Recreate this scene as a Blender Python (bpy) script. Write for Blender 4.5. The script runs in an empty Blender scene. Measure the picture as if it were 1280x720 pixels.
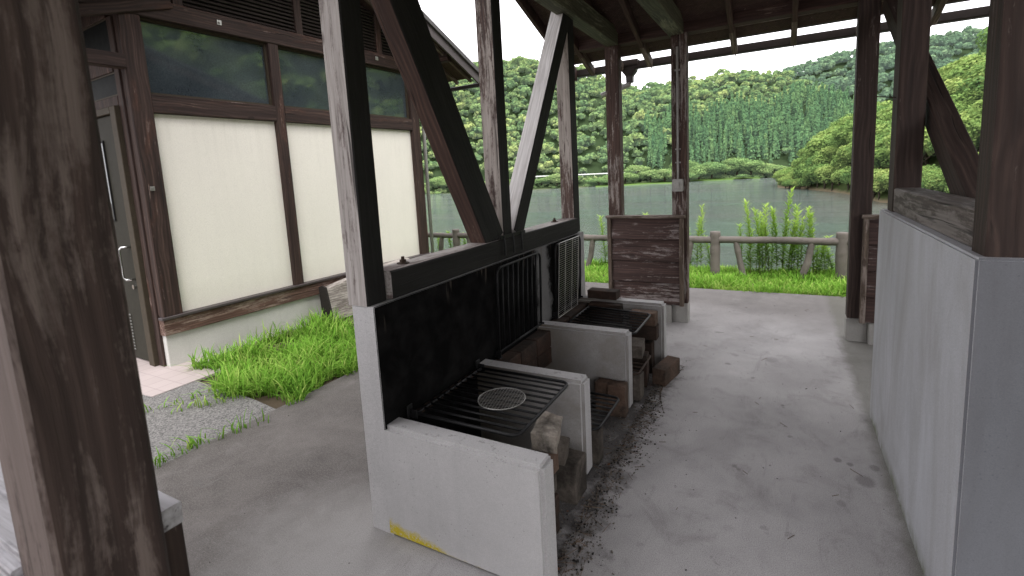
import bpy, bmesh, math, random
import numpy as np
from mathutils import Vector, Matrix, noise as mnoise
R = math.radians
rng = np.random.default_rng(7)
random.seed(7)
scn = bpy.context.scene
col = scn.collection

# ---------------------------------------------------------------- materials
def newmat(name):
    m = bpy.data.materials.new(name); m.use_nodes = True
    nt = m.node_tree; nt.nodes.clear()
    out = nt.nodes.new('ShaderNodeOutputMaterial')
    return m, nt, out
class NT:
    def __init__(s, nt): s.nt = nt
    def n(s, typ, **kw):
        nd = s.nt.nodes.new(typ)
        for k, v in kw.items(): setattr(nd, k, v)
        return nd
    def link(s, a, b): s.nt.links.new(a, b)
    def val(s, sock, v):
        if hasattr(v, 'is_output') or isinstance(v, bpy.types.NodeSocket): s.link(v, sock)
        else: sock.default_value = v
    def math(s, op, a, b=0.0, clamp=False):
        nd = s.n('ShaderNodeMath', operation=op); nd.use_clamp = clamp
        s.val(nd.inputs[0], a); s.val(nd.inputs[1], b); return nd.outputs[0]
    def mix(s, f, a, b, blend='MIX'):
        nd = s.n('ShaderNodeMix', data_type='RGBA', blend_type=blend)
        s.val(nd.inputs[0], f)
        for i, v in ((6, a), (7, b)):
            if isinstance(v, (tuple, list)): v = (*v[:3], 1)
            s.val(nd.inputs[i], v)
        return nd.outputs[2]
    def ramp(s, f, lo, hi, a=0.0, b=1.0):
        nd = s.n('ShaderNodeMapRange'); nd.clamp = True
        s.val(nd.inputs[0], f); nd.inputs[1].default_value = lo; nd.inputs[2].default_value = hi
        nd.inputs[3].default_value = a; nd.inputs[4].default_value = b
        return nd.outputs[0]
    def noise(s, vec, scale, detail=4, rough=.55, dist=0.0):
        nd = s.n('ShaderNodeTexNoise'); s.link(vec, nd.inputs['Vector'])
        nd.inputs['Scale'].default_value = scale; nd.inputs['Detail'].default_value = detail
        nd.inputs['Roughness'].default_value = rough; nd.inputs['Distortion'].default_value = dist
        return nd.outputs[0]
    def vmul(s, vec, sc):
        nd = s.n('ShaderNodeVectorMath', operation='MULTIPLY'); s.link(vec, nd.inputs[0]); nd.inputs[1].default_value = sc
        return nd.outputs[0]
    def bsdf(s, out, color, rough, bump=None, bstr=.3, bdist=.01, **kw):
        b = s.n('ShaderNodeBsdfPrincipled')
        if isinstance(color, (tuple, list)): color = (*color[:3], 1)
        s.val(b.inputs['Base Color'], color); s.val(b.inputs['Roughness'], rough)
        for k, v in kw.items(): s.val(b.inputs[k.replace('_', ' ')], v)
        if bump is not None:
            bp = s.n('ShaderNodeBump'); bp.inputs['Strength'].default_value = bstr; bp.inputs['Distance'].default_value = bdist
            s.link(bump, bp.inputs['Height']); s.link(bp.outputs[0], b.inputs['Normal'])
        s.link(b.outputs[0], out.inputs[0]); return b

def wood(name, dark=(.042, .026, .02), dark2=(.075, .048, .038), light=(.24, .21, .19), wear=.35, soot=0.0, ywear=0.0, fine=1.0, red=0.0):
    m, nt, out = newmat(name); g = NT(nt)
    tc = g.n('ShaderNodeTexCoord'); oi = g.n('ShaderNodeObjectInfo')
    off = g.n('ShaderNodeVectorMath', operation='ADD'); g.link(tc.outputs['Object'], off.inputs[0])
    cmb = g.n('ShaderNodeCombineXYZ')
    r50 = g.math('MULTIPLY', oi.outputs['Random'], 57.0)
    for i in range(3): g.link(r50, cmb.inputs[i])
    g.link(cmb.outputs[0], off.inputs[1])
    v = off.outputs[0]
    warp = g.noise(g.vmul(v, (1.2, 1.2, .5)), 3.0, 2)
    wv = g.n('ShaderNodeVectorMath', operation='MULTIPLY_ADD')
    cb2 = g.n('ShaderNodeCombineXYZ'); g.link(warp, cb2.inputs[0]); g.link(warp, cb2.inputs[1])
    g.link(cb2.outputs[0], wv.inputs[0]); wv.inputs[1].default_value = (.06, .06, 0); g.link(v, wv.inputs[2])
    gv = wv.outputs[0]
    grain = g.noise(g.vmul(gv, (1, 1, .035)), 75 * fine, 5, .6)
    grain2 = g.noise(g.vmul(gv, (1, 1, .05)), 22 * fine, 4, .6, .4)
    patch = g.noise(g.vmul(gv, (1, 1, .22)), 6.5, 6, .68)
    crack = g.noise(g.vmul(gv, (1, 1, .018)), 38, 3, .5)
    mott = g.noise(v, 60, 4, .7)
    # cathedral grain
    wav = g.n('ShaderNodeTexWave', wave_type='RINGS', rings_direction='Z'); g.link(g.vmul(gv, (1, 1, .05)), wav.inputs['Vector'])
    wav.inputs['Scale'].default_value = 16; wav.inputs['Distortion'].default_value = 3.5; wav.inputs['Detail'].default_value = 3
    base = g.mix(g.ramp(grain2, .35, .65), dark, dark2)
    base = g.mix(g.math('MULTIPLY', wav.outputs['Fac'], .5), base, (dark[0]*.5, dark[1]*.5, dark[2]*.5))
    base = g.mix(g.ramp(grain, .42, .60, .45, 0), base, (dark[0]*.35, dark[1]*.35, dark[2]*.35))
    if red: base = g.mix(g.ramp(patch, .55, .72, 0, red), base, (.12, .05, .03))
    lightc = g.mix(g.ramp(grain, .3, .7), (light[0]*.55, light[1]*.53, light[2]*.52), light)
    flk = g.noise(g.vmul(gv, (1, 1, .16)), 34, 5, .75, .5)
    f = g.math('ADD', g.math('MULTIPLY', patch, .45), g.math('MULTIPLY', grain, .15))
    f = g.math('ADD', f, g.math('MULTIPLY', mott, .08)); f = g.math('ADD', f, g.math('MULTIPLY', flk, .32))
    if ywear:
        geo = g.n('ShaderNodeNewGeometry'); sp = g.n('ShaderNodeSeparateXYZ'); g.link(geo.outputs['Normal'], sp.inputs[0])
        yf = g.math('MULTIPLY', g.ramp(sp.outputs[1], -.5, -.8), ywear); f = g.math('ADD', f, yf)
    f = g.ramp(f, .61 - wear * .25, .645 - wear * .19)
    c = g.mix(f, base, lightc)
    c = g.mix(g.ramp(crack, .34, .29, 0, .8), c, (.012, .009, .008))
    vk = g.n('ShaderNodeTexVoronoi'); g.link(g.vmul(gv, (1, 1, .45)), vk.inputs['Vector']); vk.inputs['Scale'].default_value = 4.2
    kn = g.ramp(vk.outputs['Distance'], .085, .05); c = g.mix(g.math('MULTIPLY', kn, .8), c, (dark[0]*.45, dark[1]*.4, dark[2]*.4))
    if soot:
        geo = g.n('ShaderNodeNewGeometry'); sp = g.n('ShaderNodeSeparateXYZ'); g.link(geo.outputs['Normal'], sp.inputs[0])
        sf = g.math('MULTIPLY', g.ramp(sp.outputs[0], .3, .6), soot)
        c = g.mix(sf, c, g.mix(g.ramp(patch, .35, .7), (.007, .0065, .0062), (.017, .0155, .0145)))
    h = g.math('ADD', grain, g.math('MULTIPLY', g.ramp(crack, .36, .28), -1.2))
    h = g.math('ADD', h, g.math('MULTIPLY', patch, .5))
    g.bsdf(out, c, g.ramp(grain, .2, .8, .62, .85), h, .55, .006, Specular_IOR_Level=.3)
    return m

def concrete(name, base=(.33, .325, .315), var=.25, streak=.3, pore=.5, mask=None, bumps=.25, spec=.25, grit=0):
    m, nt, out = newmat(name); g = NT(nt)
    geo = g.n('ShaderNodeNewGeometry'); v = geo.outputs['Position']
    sep = g.n('ShaderNodeSeparateXYZ'); g.link(v, sep.inputs[0])
    nrm = g.n('ShaderNodeSeparateXYZ'); g.link(geo.outputs['Normal'], nrm.inputs[0])
    big = g.noise(v, 1.7, 6, .6, .3); mid = g.noise(v, 8, 6, .65, .4); fine = g.noise(v, 95, 4, .7)
    st = g.noise(g.vmul(v, (1, 1, .07)), 11, 5, .6, .3)
    vo = g.n('ShaderNodeTexVoronoi'); g.link(v, vo.inputs['Vector']); vo.inputs['Scale'].default_value = 45
    pm = g.noise(v, 5, 2)
    pores = g.math('MULTIPLY', g.ramp(vo.outputs['Distance'], .16, .08), g.ramp(pm, .54, .6))
    d = tuple(x * (1 - var * 1.5) for x in base); l = tuple(min(1, x * (1 + var * .7)) for x in base)
    c = g.mix(g.ramp(big, .3, .7), d, l)
    c = g.mix(g.ramp(mid, .35, .7, 0, .55), c, base)
    c = g.mix(g.ramp(st, .5, .75, 0, streak), c, tuple(x * .5 for x in base))
    c = g.mix(g.ramp(fine, .3, .7, 0, .3), c, tuple(x * .65 for x in base))
    c = g.mix(g.math('MULTIPLY', pores, pore), c, (.05, .048, .045))
    vf = g.noise(v, 260, 3, .7)
    c = g.mix(g.ramp(vf, .52, .68, 0, .42), c, tuple(x * .45 for x in base))
    c = g.mix(g.ramp(vf, .46, .32, 0, .25), c, tuple(min(1, x * 1.5) for x in base))
    rough = .85
    if mask: c = mask(g, c, v, sep, nrm, big, mid, fine, st)
    if grit:
        c = g.mix(g.ramp(vf, .50, .64, 0, grit), c, (.03, .028, .027)); c = g.mix(g.ramp(vf, .47, .34, 0, grit*.6), c, (.6, .58, .57))
    h = g.math('ADD', g.math('MULTIPLY', fine, .35), g.math('MULTIPLY', mid, .35))
    h = g.math('ADD', h, g.math('MULTIPLY', vf, .25))
    h = g.math('ADD', h, g.math('MULTIPLY', pores, -1.0))
    g.bsdf(out, c, rough, h, bumps, .006, Specular_IOR_Level=spec)
    return m

def simple(name, color, rough=.6, metal=0.0, nscale=30, var=.3, bstr=.15, spec=.4):
    m, nt, out = newmat(name); g = NT(nt)
    tc = g.n('ShaderNodeTexCoord'); a = g.noise(tc.outputs['Object'], nscale, 4, .65); b = g.noise(tc.outputs['Object'], nscale * .12, 4, .6)
    c = g.mix(g.ramp(a, .3, .7), tuple(x * (1 - var) for x in color), tuple(min(1, x * (1 + var)) for x in color))
    c = g.mix(g.ramp(b, .4, .7, 0, var), c, tuple(x * .6 for x in color))
    g.bsdf(out, c, rough, a, bstr, .003, Metallic=metal, Specular_IOR_Level=spec)
    return m

M = {}
M['wood'] = wood('dark_stained_wood', dark=(.040, .025, .021), dark2=(.078, .052, .043), light=(.16, .13, .12), wear=.16)
M['wood_fg'] = wood('dark_foreground_wood', dark=(.055, .036, .031), dark2=(.105, .073, .064), light=(.19, .15, .135), wear=.42, ywear=.10, fine=.7)
M['wood_worn'] = wood('worn_brown_wood', dark=(.06, .034, .027), dark2=(.115, .07, .056), light=(.32, .28, .26), wear=.30, ywear=.02)
M['wood_soot'] = wood('sooty_post_wood', dark=(.07, .042, .035), dark2=(.13, .085, .072), light=(.38, .34, .31), wear=.36, soot=1.0, ywear=.06)
M['wood_soot2'] = wood('sooty_grey_wood', dark=(.13, .095, .088), dark2=(.21, .165, .155), light=(.42, .39, .37), wear=.56, soot=1.0, ywear=.05)
M['wood_pale'] = wood('pale_weathered_wood', dark=(.34, .32, .315), dark2=(.50, .48, .475), light=(.72, .70, .69), wear=.9, soot=1.0, ywear=.2)
M['wood_brace'] = wood('brown_brace_wood', dark=(.055, .03, .024), dark2=(.10, .058, .044), light=(.12, .085, .07), wear=.2, soot=1.0, red=.25)
M['wood_beamtop'] = wood('right_beam_wood', dark=(.085, .065, .056), dark2=(.13, .105, .094), light=(.24, .215, .20), wear=.55)
M['wood_green'] = wood('aged_roof_beam_wood', dark=(.075, .075, .048), dark2=(.13, .13, .085), light=(.22, .22, .15), wear=.35)
M['wood_roof'] = wood('roof_board_wood', dark=(.06, .034, .029), dark2=(.10, .058, .048), light=(.18, .13, .11), wear=.12)
M['wood_board'] = wood('boarding_wood', dark=(.06, .034, .029), dark2=(.10, .06, .052), light=(.30, .26, .25), wear=.34)
M['wood_frame'] = wood('panel_frame_wood', dark=(.11, .08, .06), dark2=(.17, .13, .10), light=(.30, .25, .22), wear=.4)
M['wood_sill'] = wood('sill_wood', dark=(.11, .06, .045), dark2=(.19, .11, .085), light=(.32, .24, .20), wear=.5)
M['wood_build'] = wood('building_post_wood', dark=(.032, .018, .015), dark2=(.085, .052, .042), light=(.19, .145, .13), wear=.17, red=.6)
M['wood_grey'] = wood('silver_plank_wood', dark=(.20, .17, .15), dark2=(.3, .26, .24), light=(.46, .42, .39), wear=.7)
M['wood_blue'] = wood('pale_cap_wood', dark=(.3, .29, .31), dark2=(.42, .41, .43), light=(.58, .57, .6), wear=.7)
M['cut_dark'] = simple('charred_cut', (.018, .014, .012), .85)

def hearth_mask(g, c, v, sep, nrm, big, mid, fine, st):
    # yellow lichen low on the front face
    lz = g.math('ADD', sep.outputs[2], g.math('MULTIPLY', mid, .10))
    lx = g.math('ADD', g.math('MULTIPLY', sep.outputs[0], .16), .24)
    lf = g.ramp(g.math('ADD', lz, lx), .125, .095)
    f = g.math('MULTIPLY', lf, g.ramp(fine, .3, .5))
    f = g.math('MULTIPLY', f, g.ramp(sep.outputs[1], 1.53, 1.505))
    c = g.mix(f, c, g.mix(big, (.38, .30, .01), (.55, .44, .03)))
    # grime on the ledges
    tf = g.math('MULTIPLY', g.ramp(nrm.outputs[2], .5, .8), g.ramp(g.noise(v, 26, 4, .7), .58, .66, 0, .42))
    c = g.mix(tf, c, (.10, .09, .08))
    # soot on faces turned to the fire
    lo = g.ramp(sep.outputs[2], .5, .15); 
    fy = g.math('ABSOLUTE', nrm.outputs[1]); inner = g.math('MULTIPLY', g.ramp(fy, .5, .8), g.ramp(sep.outputs[1], 1.53, 1.58))
    sx = g.ramp(g.math('ADD', sep.outputs[0], g.math('MULTIPLY', mid, .35)), -.95, -1.3)
    c = g.mix(g.math('MULTIPLY', inner, g.math('ADD', g.ramp(mid, .35, .65, .35, .62), g.math('MULTIPLY', sx, .38)), True), c, g.mix(mid, (.045, .037, .027), (.16, .135, .098)))
    return c
M['hearth'] = concrete('hearth_concrete', (.50, .49, .49), .14, .18, .45, hearth_mask)
def back_mask(g, c, v, sep, nrm, big, mid, fine, st):
    f = g.ramp(nrm.outputs[0], .1, .3)
    yy = g.math('ADD', sep.outputs[1], g.math('MULTIPLY', g.math('SUBTRACT', mid, .5), .25))
    gap = g.math('MULTIPLY', g.ramp(yy, 3.07, 3.13), g.ramp(yy, 3.33, 3.27))
    far = g.ramp(yy, 3.88, 3.98)
    less = g.math('MAXIMUM', g.math('MULTIPLY', gap, .35), g.math('MULTIPLY', far, .8))
    ff = g.math('MULTIPLY', f, g.math('SUBTRACT', 1.0, less))
    up = g.ramp(mid, .4, .75)
    soot = g.mix(up, (.006, .006, .006), (.016, .0155, .0155))
    c = g.mix(ff, c, soot)
    drip = g.math('MULTIPLY', g.ramp(g.noise(g.vmul(v, (1, 1, .12)), 30, 3, .6), .60, .68), g.ramp(sep.outputs[2], .93, 1.06))
    c = g.mix(g.math('MULTIPLY', drip, g.math('MULTIPLY', f, .5)), c, (.12, .10, .085))
    return c
M['backwall'] = concrete('sooty_back_wall_concrete', (.50, .49, .49), .14, .2, .4, back_mask, .06, 0.0)
def right_mask(g, c, v, sep, nrm, big, mid, fine, st):
    w = g.noise(g.vmul(v, (1, 1, .3)), 3.2, 5, .6, 1.6)
    c = g.mix(g.ramp(w, .45, .7, 0, .55), c, (.30, .285, .28))
    c = g.mix(g.ramp(w, .42, .25, 0, .5), c, (.60, .62, .66))
    c = g.mix(g.math('MULTIPLY', g.ramp(sep.outputs[2], .08, .0), g.ramp(mid, .35, .6)), c, (.15, .16, .10))
    # shade painted into the end face: its concrete colour is darkened
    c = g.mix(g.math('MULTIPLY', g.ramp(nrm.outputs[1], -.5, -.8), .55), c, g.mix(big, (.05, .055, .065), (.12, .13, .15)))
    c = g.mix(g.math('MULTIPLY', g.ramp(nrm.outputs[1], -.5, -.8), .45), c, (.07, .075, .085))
    return c
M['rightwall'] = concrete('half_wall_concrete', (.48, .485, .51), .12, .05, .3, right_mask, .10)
M['plinth'] = concrete('plinth_concrete', (.36, .35, .33), .3, .4, .5)
M['found'] = concrete('foundation_concrete', (.56, .55, .52), .12, .2, .2)
def floor_mask(g, c, v, sep, nrm, big, mid, fine, st):
    x, y = sep.outputs[0], sep.outputs[1]
    big2 = g.noise(v, .8, 5, .6, .5)
    wob = g.math('MULTIPLY', g.math('SUBTRACT', big2, .5), 1.2)
    # west of the hearth and the lake edge: browner, dirtier
    fw = g.ramp(g.math('ADD', x, g.math('MULTIPLY', wob, .6)), -1.35, -1.9)
    fy = g.ramp(g.math('ADD', y, wob), 4.6, 6.0)
    fd = g.math('MAXIMUM', fw, fy)
    dirt = g.mix(g.ramp(g.math('ADD', g.math('MULTIPLY', mid, .4), g.math('MULTIPLY', big, .6)), .35, .65), (.062, .055, .05), (.13, .118, .109))
    dirt = g.mix(g.ramp(fine, .45, .7, 0, .5), dirt, (.22, .20, .185))
    c = g.mix(g.math('MULTIPLY', fd, g.ramp(fw, 0, 1, .80, .95)), c, dirt)
    # light rubbed patches near the south-west corner of the hearth
    # soot and ash by the fire openings
    sx = g.ramp(g.math('ADD', x, g.math('MULTIPLY', g.math('SUBTRACT', mid, .5), .7)), -.66, -.84)
    sy = g.math('MULTIPLY', g.ramp(y, 1.45, 1.7), g.ramp(y, 4.2, 3.8)); sw = g.ramp(x, -1.7, -1.6)
    c = g.mix(g.math('MULTIPLY', g.math('MULTIPLY', sx, sy), g.math('MULTIPLY', sw, .85)), c, (.035, .031, .028))
    # damp blotches
    bl = g.noise(v, 7, 3, .5, .2)
    c = g.mix(g.math('MULTIPLY', g.ramp(bl, .67, .70, 0, .5), g.ramp(big2, .45, .55)), c, (.11, .105, .10))
    lb = g.noise(v, 3.3, 5, .7, .8)
    c = g.mix(g.math('MULTIPLY', g.ramp(lb, .58, .75, 0, .35), g.math('SUBTRACT', 1.0, fw)), c, (.38, .37, .365))
    x2 = g.math('ADD', x, 1.75); y2 = g.math('SUBTRACT', y, 1.30); rr2 = g.math('ADD', g.math('MULTIPLY', x2, x2), g.math('MULTIPLY', y2, y2))
    c = g.mix(g.math('MULTIPLY', g.ramp(g.math('ADD', rr2, g.math('MULTIPLY', g.math('SUBTRACT', mid, .5), .5)), .35, .0), .7), c, (.30, .29, .28))
    c = g.mix(g.ramp(lb, .47, .31, 0, .42), c, (.20, .185, .18))
    sc_ = g.noise(g.vmul(v, (1, .25, 1)), 9, 6, .75, 1.5); c = g.mix(g.ramp(sc_, .56, .66, 0, .30), c, (.19, .18, .175))
    c = g.mix(g.math('MULTIPLY', g.ramp(sc_, .42, .34, 0, .25), g.math('SUBTRACT', 1.0, fd)), c, (.50, .48, .47))
    for (cx_, cy_, r_, a_, col_) in ((.03, 3.51, .012, .6, (.10, .09, .09)), (.287, 2.94, .022, .6, (.13, .12, .12)), (.34, 2.92, .018, .6, (.13, .12, .12)), (.39, 2.785, .05, .6, (.15, .14, .14)), (.447, 2.93, .028, .55, (.15, .14, .14)), (.27, 2.55, .025, .4, (.17, .16, .16)), (-.05, 4.33, .06, .4, (.16, .15, .15)), (-.3, 2.9, .16, .25, (.2, .19, .19)), (.12, 4.1, .3, .25, (.2, .19, .19))):
        dx = g.math('SUBTRACT', x, cx_); dy = g.math('MULTIPLY', g.math('SUBTRACT', y, cy_), .8); dd = g.math('SQRT', g.math('ADD', g.math('MULTIPLY', dx, dx), g.math('MULTIPLY', dy, dy)))
        dd = g.math('ADD', dd, g.math('MULTIPLY', g.math('SUBTRACT', fine, .5), r_*1.2)); c = g.mix(g.ramp(dd, r_, r_*.6, 0, a_), c, col_)
    # grime along the foot of the right wall
    c = g.mix(g.math('MULTIPLY', g.ramp(g.math('ADD', x, g.math('MULTIPLY', g.math('SUBTRACT', mid, .5), .12)), .44, .50), .6), c, (.09, .09, .065))
    sp = g.n('ShaderNodeTexVoronoi'); g.link(v, sp.inputs['Vector']); sp.inputs['Scale'].default_value = 14
    c = g.mix(g.math('MULTIPLY', g.ramp(sp.outputs['Distance'], .07, .04), g.ramp(big, .5, .56)), c, (.05, .045, .04))
    return c
M['floor'] = concrete('floor_concrete', (.45, .435, .435), .24, 0, .3, floor_mask, .25, .25, .3)
def asph_mask(g, c, v, sep, nrm, big, mid, fine, st):
    vo = g.n('ShaderNodeTexVoronoi'); g.link(v, vo.inputs['Vector']); vo.inputs['Scale'].default_value = 120
    sc = g.n('ShaderNodeSeparateColor'); g.link(vo.outputs['Color'], sc.inputs[0])
    c2 = g.mix(sc.outputs[0], (.07, .068, .066), (.30, .29, .28))
    return g.mix(.75, c, c2)
M['asphalt'] = concrete('old_gravel_asphalt', (.17, .165, .16), .2, 0, .9, asph_mask, .9)
M['soil'] = concrete('garden_soil', (.10, .075, .05), .3, 0, .6, None, .8)
def tile_mask(g, c, v, sep, nrm, big, mid, fine, st):
    br = g.n('ShaderNodeTexBrick'); g.link(v, br.inputs['Vector']); br.inputs['Scale'].default_value = 1.0
    br.offset = 0; br.inputs['Brick Width'].default_value = .15; br.inputs['Row Height'].default_value = .15; br.inputs['Mortar Size'].default_value = .004
    br.inputs['Color1'].default_value = (.42, .36, .35, 1); br.inputs['Color2'].default_value = (.45, .385, .375, 1); br.inputs['Mortar'].default_value = (.34, .29, .28, 1)
    return g.mix(.8, c, br.outputs[0])
M['tile'] = concrete('pink_paving_tile', (.42, .36, .35), .1, 0, .1, tile_mask, .1)
def panel_mask(g, c, v, sep, nrm, big, mid, fine, st):
    c = g.mix(g.math('MULTIPLY', g.ramp(g.math('ADD', sep.outputs[2], g.math('MULTIPLY', mid, .2)), .85, .52), .30), c, (.50, .47, .38))
    return g.mix(g.math('MULTIPLY', g.ramp(st, .52, .72), g.ramp(sep.outputs[2], 1.7, 2.35, 0, .22)), c, (.48, .45, .38))
M['panel'] = concrete('cream_render', (.88, .84, .755), .03, .07, 0, panel_mask, .12)
M['iron'] = simple('black_iron', (.022, .022, .023), .5, .6, 120, .5, .3)
M['iron_rust'] = simple('rusty_iron', (.055, .035, .025), .75, .3, 90, .5, .4)
M['steel'] = simple('bare_steel_wire', (.42, .41, .39), .4, .8, 100, .3, .1)
M['chrome'] = simple('chrome_handle', (.7, .7, .7), .2, 1.0, 50, .1, .02)
M['door'] = simple('olive_door_paint', (.030, .028, .021), .65, 0, 25, .1, .03, .12)
M['doorframe'] = simple('olive_frame_paint', (.055, .044, .031), .65, 0, 25, .12, .05, .15)
M['gasket'] = simple('black_gap', (.01, .01, .01), .8)
M['vent'] = simple('vent_metal', (.30, .30, .28), .4, .3, 40, .1)
M['gutter'] = simple('brown_gutter', (.030, .022, .020), .45, 0, 20, .2)
M['conduit'] = simple('grey_conduit', (.30, .29, .28), .5, .2, 40, .15)
M['box'] = simple('grey_switch_box', (.36, .35, .33), .5, .1, 40, .15)
M['louver'] = simple('louver_slat_paint', (.030, .022, .019), .55, 0, 30, .3)
M['roofing'] = simple('roof_metal', (.09, .085, .085), .5, .3, 12, .2)
M['flash'] = simple('grey_flashing', (.085, .07, .072), .45, .4, 20, .15)
M['white'] = simple('white_guard_rail', (.75, .75, .75), .5)
M['lograil'] = concrete('mock_log_concrete', (.165, .145, .13), .45, .6, .8, None, 1.6)

def brickmat(name, c1, c2, soot):
    m, nt, out = newmat(name); g = NT(nt)
    tc = g.n('ShaderNodeTexCoord'); oi = g.n('ShaderNodeObjectInfo')
    off = g.n('ShaderNodeVectorMath', operation='ADD'); g.link(tc.outputs['Object'], off.inputs[0])
    cmb = g.n('ShaderNodeCombineXYZ'); r = g.math('MULTIPLY', oi.outputs['Random'], 31.0)
    for i in range(3): g.link(r, cmb.inputs[i])
    g.link(cmb.outputs[0], off.inputs[1]); v = off.outputs[0]
    a = g.noise(v, 14, 6, .65, .3); b = g.noise(v, 80, 5, .7); 
    c = g.mix(g.ramp(a, .35, .65), c1, c2); c = g.mix(g.ramp(b, .35, .7, 0, .4), c, tuple(x*.5 for x in c1))
    c = g.mix(g.ramp(g.noise(v, 7, 5, .65, .2), .60 - soot * .32, .72 - soot * .12, 0, .85), c, (.022, .019, .016))
    g.bsdf(out, c, .9, g.math('ADD', a, g.math('MULTIPLY', b, .4)), .7, .008, Specular_IOR_Level=.2); return m
M['brick_soot'] = brickmat('sooty_brick', (.05, .03, .022), (.10, .06, .045), .8)
M['brick_brown'] = brickmat('brown_firebrick', (.10, .062, .045), (.17, .115, .085), .6)
M['brick_pale'] = brickmat('pale_firebrick', (.26, .225, .19), (.42, .38, .33), .5)
M['brick_grey'] = brickmat('grey_brick', (.10, .085, .072), (.18, .155, .13), .6)

def glassmat(name, dirt=.15):
    m, nt, out = newmat(name); g = NT(nt)
    geo = g.n('ShaderNodeNewGeometry'); v = geo.outputs['Position']
    a = g.noise(v, 70, 4, .8); b = g.noise(v, 2.2, 4, .6)
    c = g.mix(g.math('MULTIPLY', g.ramp(a, .40, .75, .5, 1), g.ramp(b, .35, .7, .16, dirt + .15)), (.014, .020, .027), (.24, .29, .30))
    g.bsdf(out, c, g.ramp(b, .3, .7, .02, .07), None, IOR=1.9, Specular_IOR_Level=.58)
    return m
M['glass'] = glassmat('window_glass'); M['glass_frost'] = glassmat('door_glass', .6)
M['glass_dark'] = simple('dark_transom_glass', (.010, .012, .012), .5, 0, 12, .5, 0, .04)  # the porch roof's dark reflection is put into this glass colour

def leafmat(name, ca, cb, cc, trans=.35, haze=(0, 0, 0), hz=0.0, bright=1.0, rnd=.5, em=0.0):
    m, nt, out = newmat(name); g = NT(nt)
    at = g.n('ShaderNodeAttribute'); at.attribute_name = 'tint'
    sp = g.n('ShaderNodeSeparateColor'); g.link(at.outputs['Color'], sp.inputs[0])
    oi = g.n('ShaderNodeObjectInfo')
    hue = g.math('ADD', g.math('MULTIPLY', sp.outputs[0], 1.0), g.math('MULTIPLY', g.math('SUBTRACT', oi.outputs['Random'], .5), rnd), True)
    c = g.mix(g.ramp(hue, 0, .5), ca, cb); c = g.mix(g.ramp(hue, .5, 1), c, cc)
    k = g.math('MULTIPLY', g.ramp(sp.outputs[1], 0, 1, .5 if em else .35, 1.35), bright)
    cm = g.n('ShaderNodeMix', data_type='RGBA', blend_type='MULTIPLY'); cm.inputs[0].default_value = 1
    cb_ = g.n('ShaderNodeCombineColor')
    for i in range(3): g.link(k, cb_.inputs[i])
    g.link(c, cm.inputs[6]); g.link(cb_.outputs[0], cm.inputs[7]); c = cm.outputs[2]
    if hz: c = g.mix(hz, c, haze)  # distance haze blended into the leaf colour
    d = g.n('ShaderNodeBsdfDiffuse'); g.link(c, d.inputs[0]); t = g.n('ShaderNodeBsdfTranslucent')
    g.link(g.mix(.5, c, (.20, .29, .05)) if not hz else c, t.inputs[0])
    mx = g.n('ShaderNodeMixShader'); mx.inputs[0].default_value = trans
    g.link(d.outputs[0], mx.inputs[1]); g.link(t.outputs[0], mx.inputs[2])
    if em:      # leaves given a faint glow that imitates haze in the air
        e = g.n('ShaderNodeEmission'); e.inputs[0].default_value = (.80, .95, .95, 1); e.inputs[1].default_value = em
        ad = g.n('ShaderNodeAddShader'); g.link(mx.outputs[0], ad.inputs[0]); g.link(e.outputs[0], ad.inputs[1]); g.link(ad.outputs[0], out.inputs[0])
    else: g.link(mx.outputs[0], out.inputs[0])
    return m
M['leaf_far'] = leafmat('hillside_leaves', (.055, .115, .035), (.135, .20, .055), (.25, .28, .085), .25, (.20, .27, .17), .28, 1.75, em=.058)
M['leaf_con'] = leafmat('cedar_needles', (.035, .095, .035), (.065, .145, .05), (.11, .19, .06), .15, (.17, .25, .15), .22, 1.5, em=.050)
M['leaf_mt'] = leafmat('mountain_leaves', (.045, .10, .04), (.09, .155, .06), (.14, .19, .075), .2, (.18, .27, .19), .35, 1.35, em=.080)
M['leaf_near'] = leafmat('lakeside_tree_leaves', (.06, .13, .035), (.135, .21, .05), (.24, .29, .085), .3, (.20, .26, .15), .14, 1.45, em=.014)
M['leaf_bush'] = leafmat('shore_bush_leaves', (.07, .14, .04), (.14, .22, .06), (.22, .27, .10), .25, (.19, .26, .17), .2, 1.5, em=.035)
M['leaf_rust'] = leafmat('rusty_shrub_leaves', (.16, .10, .04), (.30, .17, .08), (.38, .26, .14), .2)
M['grass'] = leafmat('bright_grass', (.10, .23, .03), (.20, .40, .055), (.38, .50, .13), .4, rnd=0, bright=1.25)
M['weed'] = leafmat('tall_weed_leaves', (.08, .18, .03), (.17, .30, .05), (.30, .42, .10), .45, rnd=.4, bright=1.15)
M['bark'] = simple('tree_bark', (.07, .055, .04), .9, 0, 20, .4, .5)
M['stem'] = simple('weed_stem', (.14, .17, .05), .7)
def terrmat(name, top, bank, zb):
    m, nt, out = newmat(name); g = NT(nt); geo = g.n('ShaderNodeNewGeometry'); sep = g.n('ShaderNodeSeparateXYZ'); g.link(geo.outputs['Position'], sep.inputs[0])
    n = g.noise(geo.outputs['Position'], .5, 5, .6)
    zf = g.ramp(g.math('ADD', sep.outputs[2], g.math('MULTIPLY', n, 1.0)), zb + .4, zb + .9)
    c = g.mix(zf, g.mix(n, bank, tuple(x*1.6 for x in bank)), g.mix(n, top, tuple(x*.5 for x in top)))
    g.bsdf(out, c, .95, None, Specular_IOR_Level=.1); return m
M['terrA'] = terrmat('wooded_hill_soil', (.05, .08, .035), (.12, .13, .07), -3.6)
M['terrC'] = terrmat('peninsula_soil', (.08, .11, .04), (.17, .135, .09), -3.35)
M['meadow'] = terrmat('meadow_grass', (.14, .24, .06), (.13, .22, .055), -9)

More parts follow.
